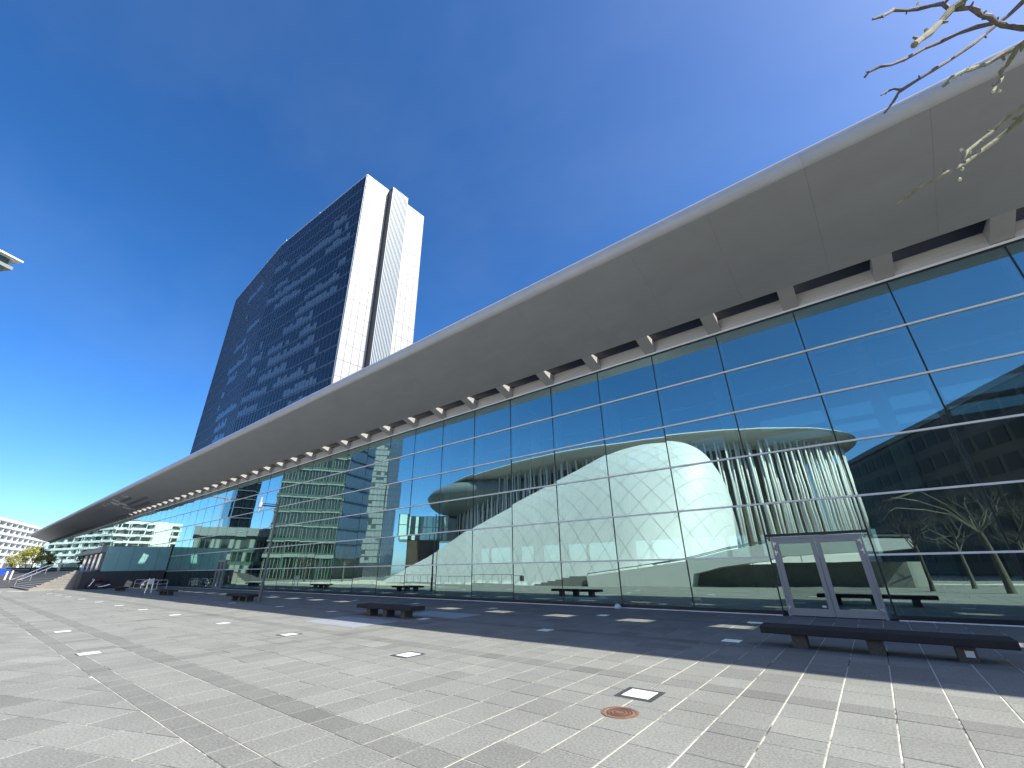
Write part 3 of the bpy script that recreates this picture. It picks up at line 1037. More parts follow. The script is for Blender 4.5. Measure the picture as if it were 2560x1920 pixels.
copy_thing(b1, (-28.6, 10.95, 0), 'dark stone bench just left of the lamp post')
copy_thing(b1, (-41.9, 10.7, 0), 'small looking stone bench in front of the grey steel frame')
copy_thing(b1, (-56.8, 10.8, 0), 'farthest stone bench, beside the dark pavilion base')

# ------------------------------------------------------------------ lamp posts
def make_lamp(h=5.5):
    t = thing('lamp_post', '', 'street lamp', (0, 0, 0), 'plaza lamp posts')
    mb = MB(); mb.tube([(0, 0, 0), (0, 0, .95)], .085, 12); mb.tube([(0, 0, .95), (0, 0, 1.0)], [.085, .06], 12); mb.build('base_sleeve', M['lamp'], t)
    mb = MB(); mb.tube([(0, 0, 1.0), (0, 0, h)], [.06, .05], 12); mb.build('pole', M['lamp'], t)
    mb = MB(); mb.box(-.03, .03, -.95, .03, h - .62, h - .55); mb.box(-.025, .025, -.95, .03, h - .50, h - .46); mb.build('arm', M['lamp'], t)
    mb = MB(); mb.tube([(0, -.97, h - 1.0), (0, -.97, h - .15)], .06, 10); mb.build('light_tube', M['lamp_head'], t)
    mb = MB(); mb.tube([(0, -.97, h - .70), (0, -.97, h - .42)], .115, 12); mb.build('luminaire', M['lamp_head'], t)
    return t
lp = make_lamp()
lp.location = (-25.97, 10.81, 0)
lp['label'] = 'slim grey lamp post standing by the bench in the canopy shade'

# ------------------------------------------------------------------ inlaid lights, manhole, hatch
def inlay(x, y, label, framed=False, s=.36):
    t = thing('ground_light', label, 'ground light', (x, y, 0), 'square lights set in the paving')
    mb = MB(); mb.box(x - s / 2, x + s / 2, y - s / 2, y + s / 2, -.01, .006); mb.build('cover', M['inlay'], t)
    f_ = .075 if framed else .02
    mb = MB()
    a, b = s / 2 + f_, s / 2 + .002
    mb.box(x - a, x - b, y - a, y + a, -.01, .003); mb.box(x + b, x + a, y - a, y + a, -.01, .003)
    mb.box(x - b, x + b, y - a, y - b, -.01, .003); mb.box(x - b, x + b, y + b, y + a, -.01, .003)
    mb.build('frame', M['inlay_frame'], t)
ordn = ['nearest', 'second', 'third', 'fourth', 'fifth', 'sixth', 'seventh', 'eighth', 'ninth', 'tenth', 'eleventh', 'twelfth']
for k, x in enumerate((-2.88, -7.69, -12.68, -17.3, -22.4, -27.1, -31.8, -36.9, -42.4, -47.8, -52.6, -57.8)):
    lab = 'white square ground light in a dark frame beside the rusty manhole' if k == 0 else \
          f'white square ground light, {ordn[k]} of the sunlit row counted from the manhole'
    inlay(x, 6.21, lab, framed=k < 3)
inlay(-13.8, 2.45, 'white ground light on the left at the edge of the skewed paving')
inlay(-19.6, 2.7, 'farther white ground light on the left beyond the skewed paving')
for k, (x, y) in enumerate(((-2.87, 11.1), (-7.26, 10.35), (-12.2, 10.4), (-17.6, 10.2), (-22.4, 10.3), (-27.3, 10.0))):
    inlay(x, y, 'shaded ground light just left of the large bench' if k == 0 else f'shaded ground light, {ordn[k]} of the bench row from the large bench')
for k, (x, y) in enumerate(((-3.05, 14.48), (-7.53, 14.11), (-12.5, 14.2), (-17.4, 14.3), (-22.3, 14.2), (-27.2, 14.2), (-32.1, 14.2))):
    inlay(x, y, 'shaded ground light by the left jamb of the double door' if k == 0 else f'shaded ground light near the glass, {ordn[k]} from the double door')

mh = thing('manhole_cover', 'round rusty manhole cover in the sunlit paving', 'manhole', (-2.77, 5.38, 0))
for r_, z_, mm in ((.20, .004, 'rust'),):
    mb = MB(); mb.lathe([(0.0001, z_), (.155, z_), (.165, z_ - .006), (.172, z_ - .006), (.178, z_ + .001), (.215, z_ + .001), (.222, -.012)], 40, (-2.77, 5.38, 0))
    mb.build('cover', M['rust'], mh)
for rr_ in (.06, .105, .14):
    mb = MB(); mb.lathe([(rr_ - .008, .0042), (rr_ - .006, .0075), (rr_ + .006, .0075), (rr_ + .008, .0042)], 32, (-2.77, 5.38, 0)); mb.build('ring', M['rust_dark'], mh)

hp = thing('steel_floor_hatch', 'large pale steel hatch in the paving before the middle bench', 'hatch', (-13.8, 8.6, 0))
for k in range(2):
    mb = MB(); mb.box(-15.3 + 1.45 * k, -15.3 + 1.45 * k + 1.44, 7.9, 9.5, -.01, .004); mb.build('plate', M['hatch'], hp)
hp2 = thing('steel_floor_hatch', 'dim steel hatch in the shade behind the middle bench', 'hatch', (-12.6, 11.4, 0))
for k in range(2):
    mb = MB(); mb.box(-14.0 + 1.35 * k, -14.0 + 1.35 * k + 1.34, 11.0, 12.3, -.01, .004); mb.build('plate', M['hatch'], hp2)

inlay(2.06, 11.1, 'shaded ground light at the right end of the large bench')
bagm = MB()
rb = random.Random(3)
bagm.lathe([(.001, .16), (.06, .15), (.10, .11), (.13, .05), (.14, .005), (.001, .0)], 12)
bagm.v = [(x * (1 + rb.uniform(-.18, .18)), y * (1 + rb.uniform(-.18, .18)), z * (1 + rb.uniform(-.15, .1))) for x, y, z in bagm.v]
bag = put('paper_bag', bagm.mesh('paper_bag', M['cloth_white'], smooth=True), loc=(-8.1, D - .32, .0))
bag['label'] = 'small crumpled white bag lying against the glass base'; bag['category'] = 'bag'

# ------------------------------------------------------------------ bike racks, steel frame, bicycle, motorcycle
def rack_mesh():
    mb = MB()
    mb.tube([(0, -.4, 0), (0, -.4, .72), (0, -.32, .82), (0, .32, .82), (0, .4, .72), (0, .4, 0)], .028, 8)
    mb.tube([(0, -.4, .45), (0, .4, .45)], .022, 8)
    return mb.mesh('bike_rack', M['steel_white'])
rme = rack_mesh()
for k, (x, y) in enumerate(((-66.2, 14.1), (-63.0, 14.05), (-60.2, 14.0), (-57.7, 14.2))):
    o = put('bike_rack', rme, loc=(x, y, 0))
    o['category'] = 'bike rack'; o['group'] = 'white tubular bike racks'
    o['label'] = ('white tubular bike rack farthest from the camera', 'white tubular bike rack holding the parked bicycle',
                  'white tubular bike rack just right of the bicycle', 'white tubular bike rack at the right end of its row')[k]
sf = thing('steel_stand', 'leaning looking grey steel stand between the bench and the bike racks', 'stand', (-46.8, 10.75, 0))
mb = MB(); mb.tube([(-46.95, 10.55, 0), (-46.95, 10.6, 1.1)], .05, 8); mb.build('upright', M['rail'], sf)
mb = MB(); mb.tube([(-46.95, 10.95, 0), (-46.95, 10.9, 1.1)], .05, 8); mb.build('upright', M['rail'], sf)
mb = MB(); mb.box(-47.0, -46.9, 10.6, 10.9, .7, 1.08); mb.build('plate', M['post'], sf)

def wheel(mb_t, mb_r, c, r_, w_, axis):
    pts = []
    for k in range(19):
        t = 2 * math.pi * k / 18
        pts.append(Vector(c) + axis * (math.cos(t) * r_) + Vector((0, 0, math.sin(t) * r_)))
    mb_t.tube(pts, w_, 6, cap=False)
    for k in range(0, 18, 3):
        mb_r.tube([Vector(c), pts[k]], w_ * .25, 4)
bk = thing('bicycle', 'bicycle parked in the white racks by the pavilion', 'bicycle', (-62.4, 14.05, 0))
axb = Vector((0.25, .97, 0))
for sgn in (-1, 1):
    t_, r_ = MB(), MB()
    wheel(t_, r_, Vector((-62.4, 14.05, .34)) + axb * sgn * .52, .33, .022, axb)
    w_ = t_.build('wheel', M['black'], bk); r_.build('spokes', M['rail'], w_)
mb = MB()
o_ = Vector((-62.4, 14.05, 0))
for a, b in (((-.52, .34), (-.15, .85)), ((-.15, .85), (.4, .88)), ((.4, .88), (.52, .34)), ((-.05, .32), (.4, .85)), ((-.05, .32), (-.15, .9)), ((-.52, .34), (-.05, .32))):
    mb.tube([o_ + axb * a[0] + Vector((0, 0, a[1])), o_ + axb * b[0] + Vector((0, 0, b[1]))], .022, 6)
mb.build('frame', M['steel_white'], bk)
mb = MB(); mb.tube([o_ + axb * .4 + Vector((-.3, .08, 1.02)), o_ + axb * .4 + Vector((.3, -.08, 1.02))], .02, 6); mb.tube([o_ + axb * .4 + Vector((0, 0, .86)), o_ + axb * .4 + Vector((0, 0, 1.02))], .02, 6); mb.build('handlebar', M['black'], bk)
mb = MB(); mb.tube([o_ + axb * -.27 + Vector((0, 0, .95)), o_ + axb * -.02 + Vector((0, 0, .95))], [.08, .03], 8); mb.build('saddle', M['black'], bk)

mo = thing('motorcycle', 'dark red motorcycle parked against the dark pavilion base', 'motorcycle', (-67.1, 10.6, 0))
axm = Vector((.0, 1, 0)); om = Vector((-67.1, 10.75, 0))
def mp(u, z, s=0):
    return om + axm * u + Vector((s + z * .12, 0, z))
for sgn in (-1, 1):
    t_, r_ = MB(), MB()
    wheel(t_, r_, mp(sgn * .72, .31), .27, .06, axm)
    w_ = t_.build('wheel', M['black'], mo); r_.build('spokes', M['rail'], w_)
mb = MB(); mb.tube([mp(-.30, .80), mp(-.1, .86), mp(.15, .82), mp(.3, .76)], [.08, .16, .15, .08], 10); mb.build('fuel_tank', M['red'], mo)
mb = MB(); mb.tube([mp(.22, .76), mp(.5, .74), mp(.85, .82)], [.12, .13, .06], 8); mb.build('seat', M['black'], mo)
mb = MB(); mb.tube([mp(-.72, .31), mp(-.45, .95)], .035, 8); mb.tube([mp(-.72, .31, .1), mp(-.45, .95, .1)], .035, 8); mb.build('fork', M['rail'], mo)
mb = MB(); mb.tube([mp(-.42, 1.02, -.33), mp(-.45, .98), mp(-.42, 1.02, .33)], .02, 6); mb.build('handlebar', M['black'], mo)
mb = MB(); mb.tube([mp(-.62, .92), mp(-.5, .98)], [.09, .1], 10); mb.build('headlight', M['lamp_head'], mo)
mb = MB(); mb.tube([mp(-.25, .35), mp(.05, .32), mp(.25, .42)], [.14, .2, .12], 8); mb.build('engine', M['lamp'], mo)
mb = MB(); mb.tube([mp(0, .22, .16), mp(.4, .25, .18), mp(.95, .42, .18)], [.03, .05, .06], 8); mb.build('exhaust', M['chrome'], mo)
mb = MB(); mb.tube([mp(-1.0, .42), mp(-.86, .58), mp(-.66, .63), mp(-.5, .55)], .05, 6); mb.build('mudguard', M['red'], mo)
mb = MB(); mb.tube([mp(.5, .6), mp(.75, .66), mp(1.0, .5)], .06, 6); mb.build('mudguard', M['red'], mo)

# ------------------------------------------------------------------ person at the top of the stairs
def skin_part(name, joints, edges, m, parent, loc, sub=2):
    me = bpy.data.meshes.new(name)
    me.from_pydata([j[:3] for j in joints], edges, [])
    me.materials.append(m)
    o = put(name, me, parent, loc=loc)
    md = o.modifiers.new("skin", 'SKIN')
    md.use_smooth_shade = True
    for k, j in enumerate(joints):
        me.skin_vertices[0].data[k].radius = (j[3], j[4] if len(j) > 4 else j[3])
    me.skin_vertices[0].data[0].use_root = True
    s_ = o.modifiers.new("sub", 'SUBSURF'); s_.levels = sub; s_.render_levels = sub
    return o
pl = (-94.2, 10.1, 1.88)
pr = thing('person', 'person in tan top and white trousers at the stair head', 'person', pl)
J = [(0, 0, .95, .15, .11), (0, 0, 1.15, .13, .10), (0, 0, 1.38, .17, .10), (0, 0, 1.50, .055), (0, -.01, 1.62, .085, .10), (0, -.01, 1.73, .075, .085),
     (.10, 0, .90, .09), (.11, .06, .5, .06), (.12, .10, .08, .045), (.12, -.06, .03, .04),
     (-.10, 0, .90, .09), (-.11, -.05, .5, .06), (-.12, 0, .08, .045), (-.12, -.14, .03, .04),
     (.19, 0, 1.40, .055), (.25, .02, 1.12, .042), (.16, -.18, 1.02, .035), (.10, -.24, 1.04, .03),
     (-.19, 0, 1.40, .055), (-.25, .02, 1.12, .042), (-.22, -.14, .92, .035), (-.20, -.18, .86, .03)]
E_ = [(0, 1), (1, 2), (2, 3), (3, 4), (4, 5), (0, 6), (6, 7), (7, 8), (8, 9), (0, 10), (10, 11), (11, 12), (12, 13), (2, 14), (14, 15), (15, 16), (16, 17), (2, 18), (18, 19), (19, 20), (20, 21)]
skin_part('body', J, E_, M['skin'], pr, pl)
JT = [(0, 0, .98, .18, .135), (.10, 0, .88, .105), (.11, .06, .5, .08), (.12, .09, .14, .075), (-.10, 0, .88, .105), (-.11, -.05, .5, .08), (-.12, 0, .14, .075)]
skin_part('trousers', JT, [(0, 1), (1, 2), (2, 3), (0, 4), (4, 5), (5, 6)], M['cloth_white'], pr, pl)
JS = [(0, 0, 1.0, .17, .13), (0, 0, 1.2, .155, .125), (0, 0, 1.40, .19, .12), (.20, 0, 1.40, .075), (.26, .02, 1.14, .06), (-.20, 0, 1.40, .075), (-.26, .02, 1.14, .06)]
skin_part('top', JS, [(0, 1), (1, 2), (2, 3), (3, 4), (2, 5), (5, 6)], M['cloth_tan'], pr, pl)
JH = [(0, .02, 1.66, .095, .10), (0, .02, 1.75, .085, .09)]
skin_part('hair', JH, [(0, 1)], M['hair'], pr, pl)

# ------------------------------------------------------------------ white bollards, blue car
def bollard(x, y, z, label):
    mb = MB(); mb.tube([(0, 0, -.1), (0, 0, 1.08), (0, 0, 1.12)], [.11, .11, .07], 12)
    o = put('white_bollard', mb.mesh('white_bollard', M['white_render']), loc=(x, y, z))
    o['label'] = label; o['category'] = 'bollard'; o['group'] = 'white bollards by the blue car'
bollard(-104.7, 5.75, 0.98, 'white bollard left of its twin, beside the blue car')
bollard(-104.9, 6.3, 1.06, 'white bollard nearer the foot of the stairs')
CARX, CARY, CARZ = -117.5, 4.95, 1.12
car = thing('blue_car', 'blue car parked at the left edge behind the bollards', 'car', (CARX, CARY + .85, CARZ))
prof = [(-2.1, .35), (-2.1, .75), (-1.3, .90), (-.75, 1.38), (.75, 1.42), (1.5, .98), (2.05, .88), (2.1, .40)]
mb = MB(); mb.yprism([(CARX + a, CARZ + b) for a, b in prof], CARY, CARY + 1.7); mb.build('body', M['blue'], car)
mb = MB(); mb.yprism([(CARX + a, CARZ + b) for a, b in ((-1.15, .95), (-.7, 1.33), (.68, 1.36), (1.28, 1.0))], CARY - .01, CARY + 1.71); mb.build('side_window', M['hotel_win'], car)
for wx in (-1.3, 1.35):
    for wy in (CARY + .05, CARY + 1.65):
        mb = MB(); mb.tube([(CARX + wx, wy - .11, CARZ + .32), (CARX + wx, wy + .11, CARZ + .32)], .32, 16); w_ = mb.build('wheel', M['black'], car)
        mb = MB(); mb.tube([(CARX + wx, wy - .13, CARZ + .32), (CARX + wx, wy + .13, CARZ + .32)], .18, 12); mb.build('rim', M['rail'], w_)
for hy in (CARY + .25, CARY + 1.45):
    mb = MB(); mb.box(CARX + 2.06, CARX + 2.12, hy - .15, hy + .15, CARZ + .67, CARZ + .81); mb.build('headlight', M['lamp_head'], car)

# ------------------------------------------------------------------ white hotel on the far left
ht = thing('white_hotel', 'white hotel with rows of balconies beyond the canopy end', 'hotel', (-215, 8, 3))
def hotel_wing(A, B, z0, z1, floors, bay):
    d = Vector((B[0] - A[0], B[1] - A[1])); L = d.length; d /= L
    def pt(u, off):
        return (A[0] + d.x * u + d.y * off * -1 * -1, A[1] + d.y * u - d.x * off)
    n = max(2, round(L / bay)); bw = L / n
    gf = (z1 - z0) * .16
    fh = (z1 - z0 - gf) / floors
    mb = MB(); mb.prism([pt(0, -1.2), pt(L, -1.2), pt(L, -14), pt(0, -14)], z0 - 3, z1 - .05); mb.build('wall', M['hotel_win'], ht)
    for k in range(floors + 1):
        z = z0 + gf + fh * k
        th = fh * (.42 if k == floors else .34)
        if k == 0:
            th = fh * .55
        mb = MB(); mb.prism([pt(-.3, .15), pt(L + .3, .15), pt(L + .3, -1.19), pt(-.3, -1.19)], z - th * .5, z + th * .5); mb.build('balcony_band', M['white_render'], ht)
    for k in range(floors):
        z = z0 + gf + fh * k
        for b in range(n + 1):
            u = min(max(b * bw, .2), L - .2)
            mb = MB(); mb.prism([pt(u - .16, .05), pt(u + .16, .05), pt(u + .16, -1.19), pt(u - .16, -1.19)], z + fh * .172, z + fh * .828)
            mb.build('balcony_divider', M['balcony'], ht)
        for b in range(n):
            if R.random() < .75:
                u = b * bw + bw * R.uniform(.2, .5)
                mb = MB(); mb.prism([pt(u, -1.0), pt(u + bw * .35, -1.0), pt(u + bw * .35, -1.17), pt(u, -1.17)], z + fh * .172, z + fh * R.uniform(.55, .72))
                mb.build('curtain', M['hotel_curtain'], ht)
    for b in range(0, n + 1, 3):
        u = min(max(b * bw, .5), L - .5)
        mb = MB(); mb.prism([pt(u - .45, .2), pt(u + .45, .2), pt(u + .45, -.6), pt(u - .45, -.6)], z0 - 3, z0 + gf - fh * .28); mb.build('ground_column', M['white_render'], ht)
hotel_wing((-196, .7), (-262, 21.7), 3.5, 17.9, 6, 5.2)
hotel_wing((-186.5, -13), (-189.5, 3.2), 2.6, 17.1, 6, 3.2)
mb = MB(); mb.prism([(-232, 9), (-203, -.4), (-206, -9.5), (-235, 0)], 17.85, 19.2); mb.build('plant_room', M['plant_roof'], ht)
mb = MB(); mb.prism([(-185.4, -10.6), (-186.6, -5.9), (-189, -5.9), (-189, -10.6)], 2, 17.4); mb.build('stair_wall', M['white_render'], ht)

# ------------------------------------------------------------------ leafy trees
def leafy(x, y, z, h, r_, m, label, n=700, trunk=.12):
    t = thing('leafy_tree', label, 'tree', (x, y, z), 'spring trees in front of the hotel')
    mb = MB(); mb.tube([(x, y, z - .2), (x + .1, y, z + h * .3), (x, y + .1, z + h * .6)], [trunk, trunk * .8, trunk * .4], 8)
    for k in range(7):
        a = R.uniform(0, 6.28)
        mb.tube([(x, y, z + h * R.uniform(.3, .5)), (x + r_ * .6 * math.cos(a), y + r_ * .6 * math.sin(a), z + h * R.uniform(.55, .85))], [trunk * .4, .02], 5)
    mb.build('trunk', M['bark'], t)
    mb = MB()
    cl_ = [(R.gauss(0, r_ * .42), R.gauss(0, r_ * .42), h * R.uniform(.42, .95), R.uniform(.25, .5) * r_) for _ in range(11)]
    for _ in range(n):
        cx_, cy_, cz_, cr_ = R.choice(cl_)
        p = Vector((x + cx_ + R.gauss(0, cr_ * .55), y + cy_ + R.gauss(0, cr_ * .55), z + cz_ + R.gauss(0, cr_ * .5)))
        s_ = R.uniform(.09, .2) * (r_ / 2) ** .5
        u = Vector((R.gauss(0, 1), R.gauss(0, 1), R.gauss(0, 1))).normalized()
        w_ = u.cross(Vector((R.gauss(0, 1), R.gauss(0, 1), R.gauss(0, 1)))).normalized()
        mb.poly([p - u * s_, p + w_ * s_ * .6, p + u * s_, p - w_ * s_ * .6])
    mb.build('crown', m, t)
leafy(-129.6, 10.0, 1.9, 4.7, 2.2, M['leaf'], 'yellow green tree in front of the hotel beside its white column', 2200)
leafy(-139.8, 7.9, 2.0, 3.6, 1.4, M['leaf'], 'small pale green tree at the far left of the hotel front', 900)
leafy(-149, 14.2, 2.1, 3.6, 1.3, M['leaf_dark'], 'dark green young tree right of the yellow green tree', 900)

# ------------------------------------------------------------------ bare trees of the plaza (mostly seen mirrored in the glass)
def grow(mb, p, d, L, r_, depth, rg):
    n = 4
    pts, rad = [p], [r_]
    q, dd = p.copy(), d.copy()
    for k in range(n):
        dd = (dd + Vector((rg.gauss(0, .14), rg.gauss(0, .14), rg.gauss(.03, .1)))).normalized()
        q = q + dd * (L / n)
        pts.append(q.copy()); rad.append(r_ * (1 - .5 * (k + 1) / n))
    mb.tube(pts, rad, 6 if depth > 1 else 4)
    if depth <= 0:
        return
    for k in range(rg.randint(3, 4) if depth > 1 else 3):
        i = rg.randint(2, n)
        a = rg.uniform(0, 6.28)
        side = dd.cross(Vector((math.cos(a), math.sin(a), .2))).normalized()
        nd = (dd * .62 + side * rg.uniform(.55, .95) + Vector((0, 0, .12))).normalized()
        grow(mb, pts[i], nd, L * rg.uniform(.55, .78), rad[i] * .62, depth - 1, rg)
def bare(x, y, h, seed, label, r_=.13, m='bark', lean_=(0, 0), z=0):
    rg = random.Random(seed)
    t = thing('bare_tree', label, 'tree', (x, y, z), 'bare plane trees on the plaza')
    mb = MB()
    top = Vector((x + lean_[0], y + lean_[1], z + h * .42))
    mb.tube([(x, y, z - .1), (x + .03, y, z + .5), (x + lean_[0] * .5, y + lean_[1] * .5 + .04, z + h * .22), tuple(top)], [r_ * 1.35, r_, r_ * .85, r_ * .72], 10)
    mb.build('trunk', M[m], t)
    mb = MB()
    for k in range(5):
        a = k * 1.256 + rg.uniform(-.4, .4)
        d_ = Vector((math.cos(a) * .75, math.sin(a) * .75, rg.uniform(.45, 1.0))).normalized()
        grow(mb, top - Vector((0, 0, h * .03 * k)), d_, h * .24, r_ * .42, 3, rg)
    mb.build('crown', M[m], t)
    return t
bare(2.1, -2.2, 6.2, 3, 'slim bare tree mirrored in the glass right of the door', .10, 'bark')
bare(4.3, -6.5, 6.6, 5, 'bare pollarded tree mirrored right of the slim one', .11, 'bark_pale')
bare(7.5, -9.5, 6.6, 12, 'bare tree mirrored deepest before the dark building', .11, 'bark')
bare(-70.5, -8.5, 7.5, 8, 'bare tree mirrored between the two glass towers', .13, 'bark_pale')
bare(-78, -5.5, 6.8, 9, 'bare tree mirrored before the green office tower', .13, 'bark')
bare(-86, -9.5, 6.4, 14, 'bare tree mirrored at the left of the pair of bare trees', .12, 'bark')

# the near tree whose twigs hang into the upper right of the view
nt_ = thing('near_bare_tree', 'bare tree whose knobbly twigs hang into the upper right corner', 'tree', (4.9, -.3, 0))
def pxp(px, py, z):
    v = fw + rx * ((px - 1280) / 1035.4) + up * (-(py - 960) / 1035.4)
    return Vector((0, 0, CAM_H)) + v * z
mb = MB()
mb.tube([(4.9, -.3, -.1), (4.88, -.28, .6), (4.8, -.2, 2.0), (4.7, -.1, 3.0)], [.2, .16, .14, .12], 12)
mb.build('trunk', M['bark_pale'], nt_)
J1, J2, J3 = Vector((2.6, 2.3, 4.5)), Vector((2.8, 2.4, 5.0)), Vector((2.7, 2.6, 4.0))
mb = MB()
for Jq, r0 in ((J1, .06), (J2, .05), (J3, .055)):
    mb.tube([(4.7, -.1, 2.9), Vector((4.7, -.1, 2.9)).lerp(Jq, .5) + Vector((0, 0, .35)), Jq], [r0, r0 * .7, .026], 8)
rgc = random.Random(4)
for k in range(6):
    a = 2.6 + k * .62
    grow(mb, Vector((4.7, -.1, 2.95)), Vector((math.cos(a + 2.0), math.sin(a + 2.0) - .4, .8)).normalized(), 1.6, .045, 3, rgc)
mb.build('limbs', M['bark_pale'], nt_)
TW = [  # (pixels in the photo, depth, radius start->end, root, material)
    ([(2600, 72), (2560, 70), (2520, 66), (2506, 62), (2490, 56), (2474, 42), (2452, 38), (2443, 28), (2425, 20), (2398, 22), (2374, 24), (2358, 9), (2330, 14), (2296, 22), (2268, 26), (2232, 25), (2222, 32), (2205, 40), (2182, 48)], 2.55, .0150, .0075, J2, 'twig'),
    ([(2480, -60), (2440, -25), (2410, 0), (2380, 22), (2350, 56), (2322, 84), (2300, 100), (2286, 112)], 2.35, .0150, .0165, J2, 'twig_green'),
    ([(2484, 58), (2440, 68), (2395, 84), (2350, 105), (2310, 122), (2262, 148), (2228, 162), (2200, 166), (2172, 180), (2161, 194)], 2.5, .0110, .0060, None, 'twig'),
    ([(2620, -62), (2560, 2), (2520, 40), (2492, 60), (2460, 88), (2430, 112), (2375, 150), (2338, 172), (2300, 196), (2262, 220), (2246, 232), (2236, 250), (2223, 268), (2210, 284)], 2.7, .0130, .0060, J2, 'twig'),
    ([(2262, 221), (2248, 224), (2236, 222), (2218, 228), (2203, 238)], 2.7, .0075, .0055, None, 'twig'),
    ([(2620, 60), (2560, 108), (2538, 122), (2505, 136), (2470, 158), (2430, 172), (2405, 180), (2380, 194), (2370, 206), (2358, 216)], 2.6, .0150, .0085, J1, 'twig_green'),
    ([(2545, 120), (2530, 142), (2516, 166), (2502, 178), (2505, 195), (2492, 215), (2480, 232)], 2.6, .0120, .0085, None, 'twig_green'),
    ([(2640, 215), (2560, 291), (2525, 322), (2490, 352), (2452, 378), (2416, 404), (2390, 420), (2364, 434), (2330, 452), (2294, 470), (2275, 488), (2246, 507)], 2.45, .0150, .0075, J3, 'twig_green'),
    ([(2640, 190), (2560, 265), (2520, 292), (2481, 330), (2450, 352), (2416, 380), (2408, 398), (2412, 406)], 2.4, .0105, .0070, J3, 'twig_green'),
]
rgt = random.Random(21)
for pts, dep, r0, r1, root, mm in TW:
    mb = MB()
    path = [pxp(px, py, dep + .12 * math.sin(k * .6)) for k, (px, py) in enumerate(pts)]
    n = len(path)
    rad = [r0 + (r1 - r0) * k / (n - 1) for k in range(n)]
    rad = [q * (1.0 + (.28 if k % 2 else -.05)) for k, q in enumerate(rad)]
    rad[-1] *= .8
    if root is not None:
        path = [root] + path; rad = [.026] + rad
    mb.tube(path, rad, 8)
    for k in range(2, n):                                   # knobs and short spurs
        if rgt.random() < .75:
            p = path[k]; d_ = Vector((rgt.gauss(0, 1), rgt.gauss(0, 1), rgt.gauss(0, 1))).normalized()
            mb.tube([p, p + d_ * rad[k] * 2.6], [rad[k] * .8, rad[k] * .35], 5)
    mb.build('twig', M[mm], nt_)
mb = MB()
for px, py in ((2404, 378), (2424, 384), (2406, 426), (2400, 452), (2420, 176), (2500, 230), (2484, 232), (2295, 12)):
    p = pxp(px, py, 2.42)
    mb.tube([p, p + Vector((.004, .004, .012)), p + Vector((.006, .008, .026))], [.004, .009, .003], 6)
mb.build('bud', M['bud'], nt_)

# ------------------------------------------------------------------ things across the plaza, seen mirrored in the glass
# white shell building
sh = thing('white_shell_hall', 'white snail shell shaped hall mirrored large in the glass', 'concert hall', (-30, -11, 0))
SP0 = [(-61.5, 0.0), (-57.2, 1.38), (-49.23, 3.82), (-41.83, 6.82), (-35.14, 8.97), (-27.96, 11.16), (-20.9, 13.33), (-17.14, 13.82), (-13.79, 13.6), (-11.7, 12.83), (-10.17, 11.25), (-9.28, 8.95), (-8.93, 6.78), (-9.0, 4.4), (-9.7, 3.4), (-10.3, 2.0), (-10.8, 0)]
SP = [(x_ * 1.092, max(0, 1.59 + (z_ - 1.59) * 1.092)) for x_, z_ in SP0]
def spl(t):
    k = min(int(t), len(SP) - 2); f_ = t - k
    p0, p1, p2, p3 = (SP[max(k - 1, 0)], SP[k], SP[k + 1], SP[min(k + 2, len(SP) - 1)])
    def cr(a, b, c, d_):
        return .5 * (2 * b + (c - a) * f_ + (2 * a - 5 * b + 4 * c - d_) * f_ * f_ + (3 * b - a - 3 * c + d_) * f_ ** 3)
    return cr(p0[0], p1[0], p2[0], p3[0]), cr(p0[1], p1[1], p2[1], p3[1])
# every ridge point sends a rib down to the base line on both sides
NU, NV = 96, 26
def shell_pt(iu, v):
    t = iu / NU * (len(SP) - 1)
    x_, z_ = spl(t)
    f_ = min(1, max(0, (x_ + 67.4) / 52))
    hw = 8.6 * math.sin(f_ * math.pi * .5) ** .8 + .05
    if x_ > -19:
        hw *= max(.04, 1 - min(1, ((x_ + 19) / 9.4)) ** 2) ** .5
    a = abs(v)
    y_ = -14 + hw * v * (1 if v > 0 else .8)
    zz = max(z_, 0) * (1 - a ** 1.75)
    return Vector((x_, y_, zz))
mb = MB()
idx = {}
for iu in range(NU + 1):
    for iv in range(-NV, NV + 1):
        p = shell_pt(iu, iv / NV)
        idx[iu, iv] = len(mb.v); mb.v.append((p.x, -14 + (p.y + 14) * .990, p.z * .992))
for iu in range(NU):
    for iv in range(-NV, NV):
        mb.f.append((idx[iu, iv], idx[iu, iv + 1], idx[iu + 1, iv + 1], idx[iu + 1, iv])); mb.t.append(1)
mb.build('shell_body', M['seam'], sh, smooth=True)
DU, DVn = 62, 15                                    # diamond cladding panels
dia = []
def shp(u, v):
    """u 0..1 along the ridge by equal ground length, v across"""
    t_ = 0 + u * NU
    return shell_pt(min(max(t_, 0), NU), min(max(v, -1), 1))
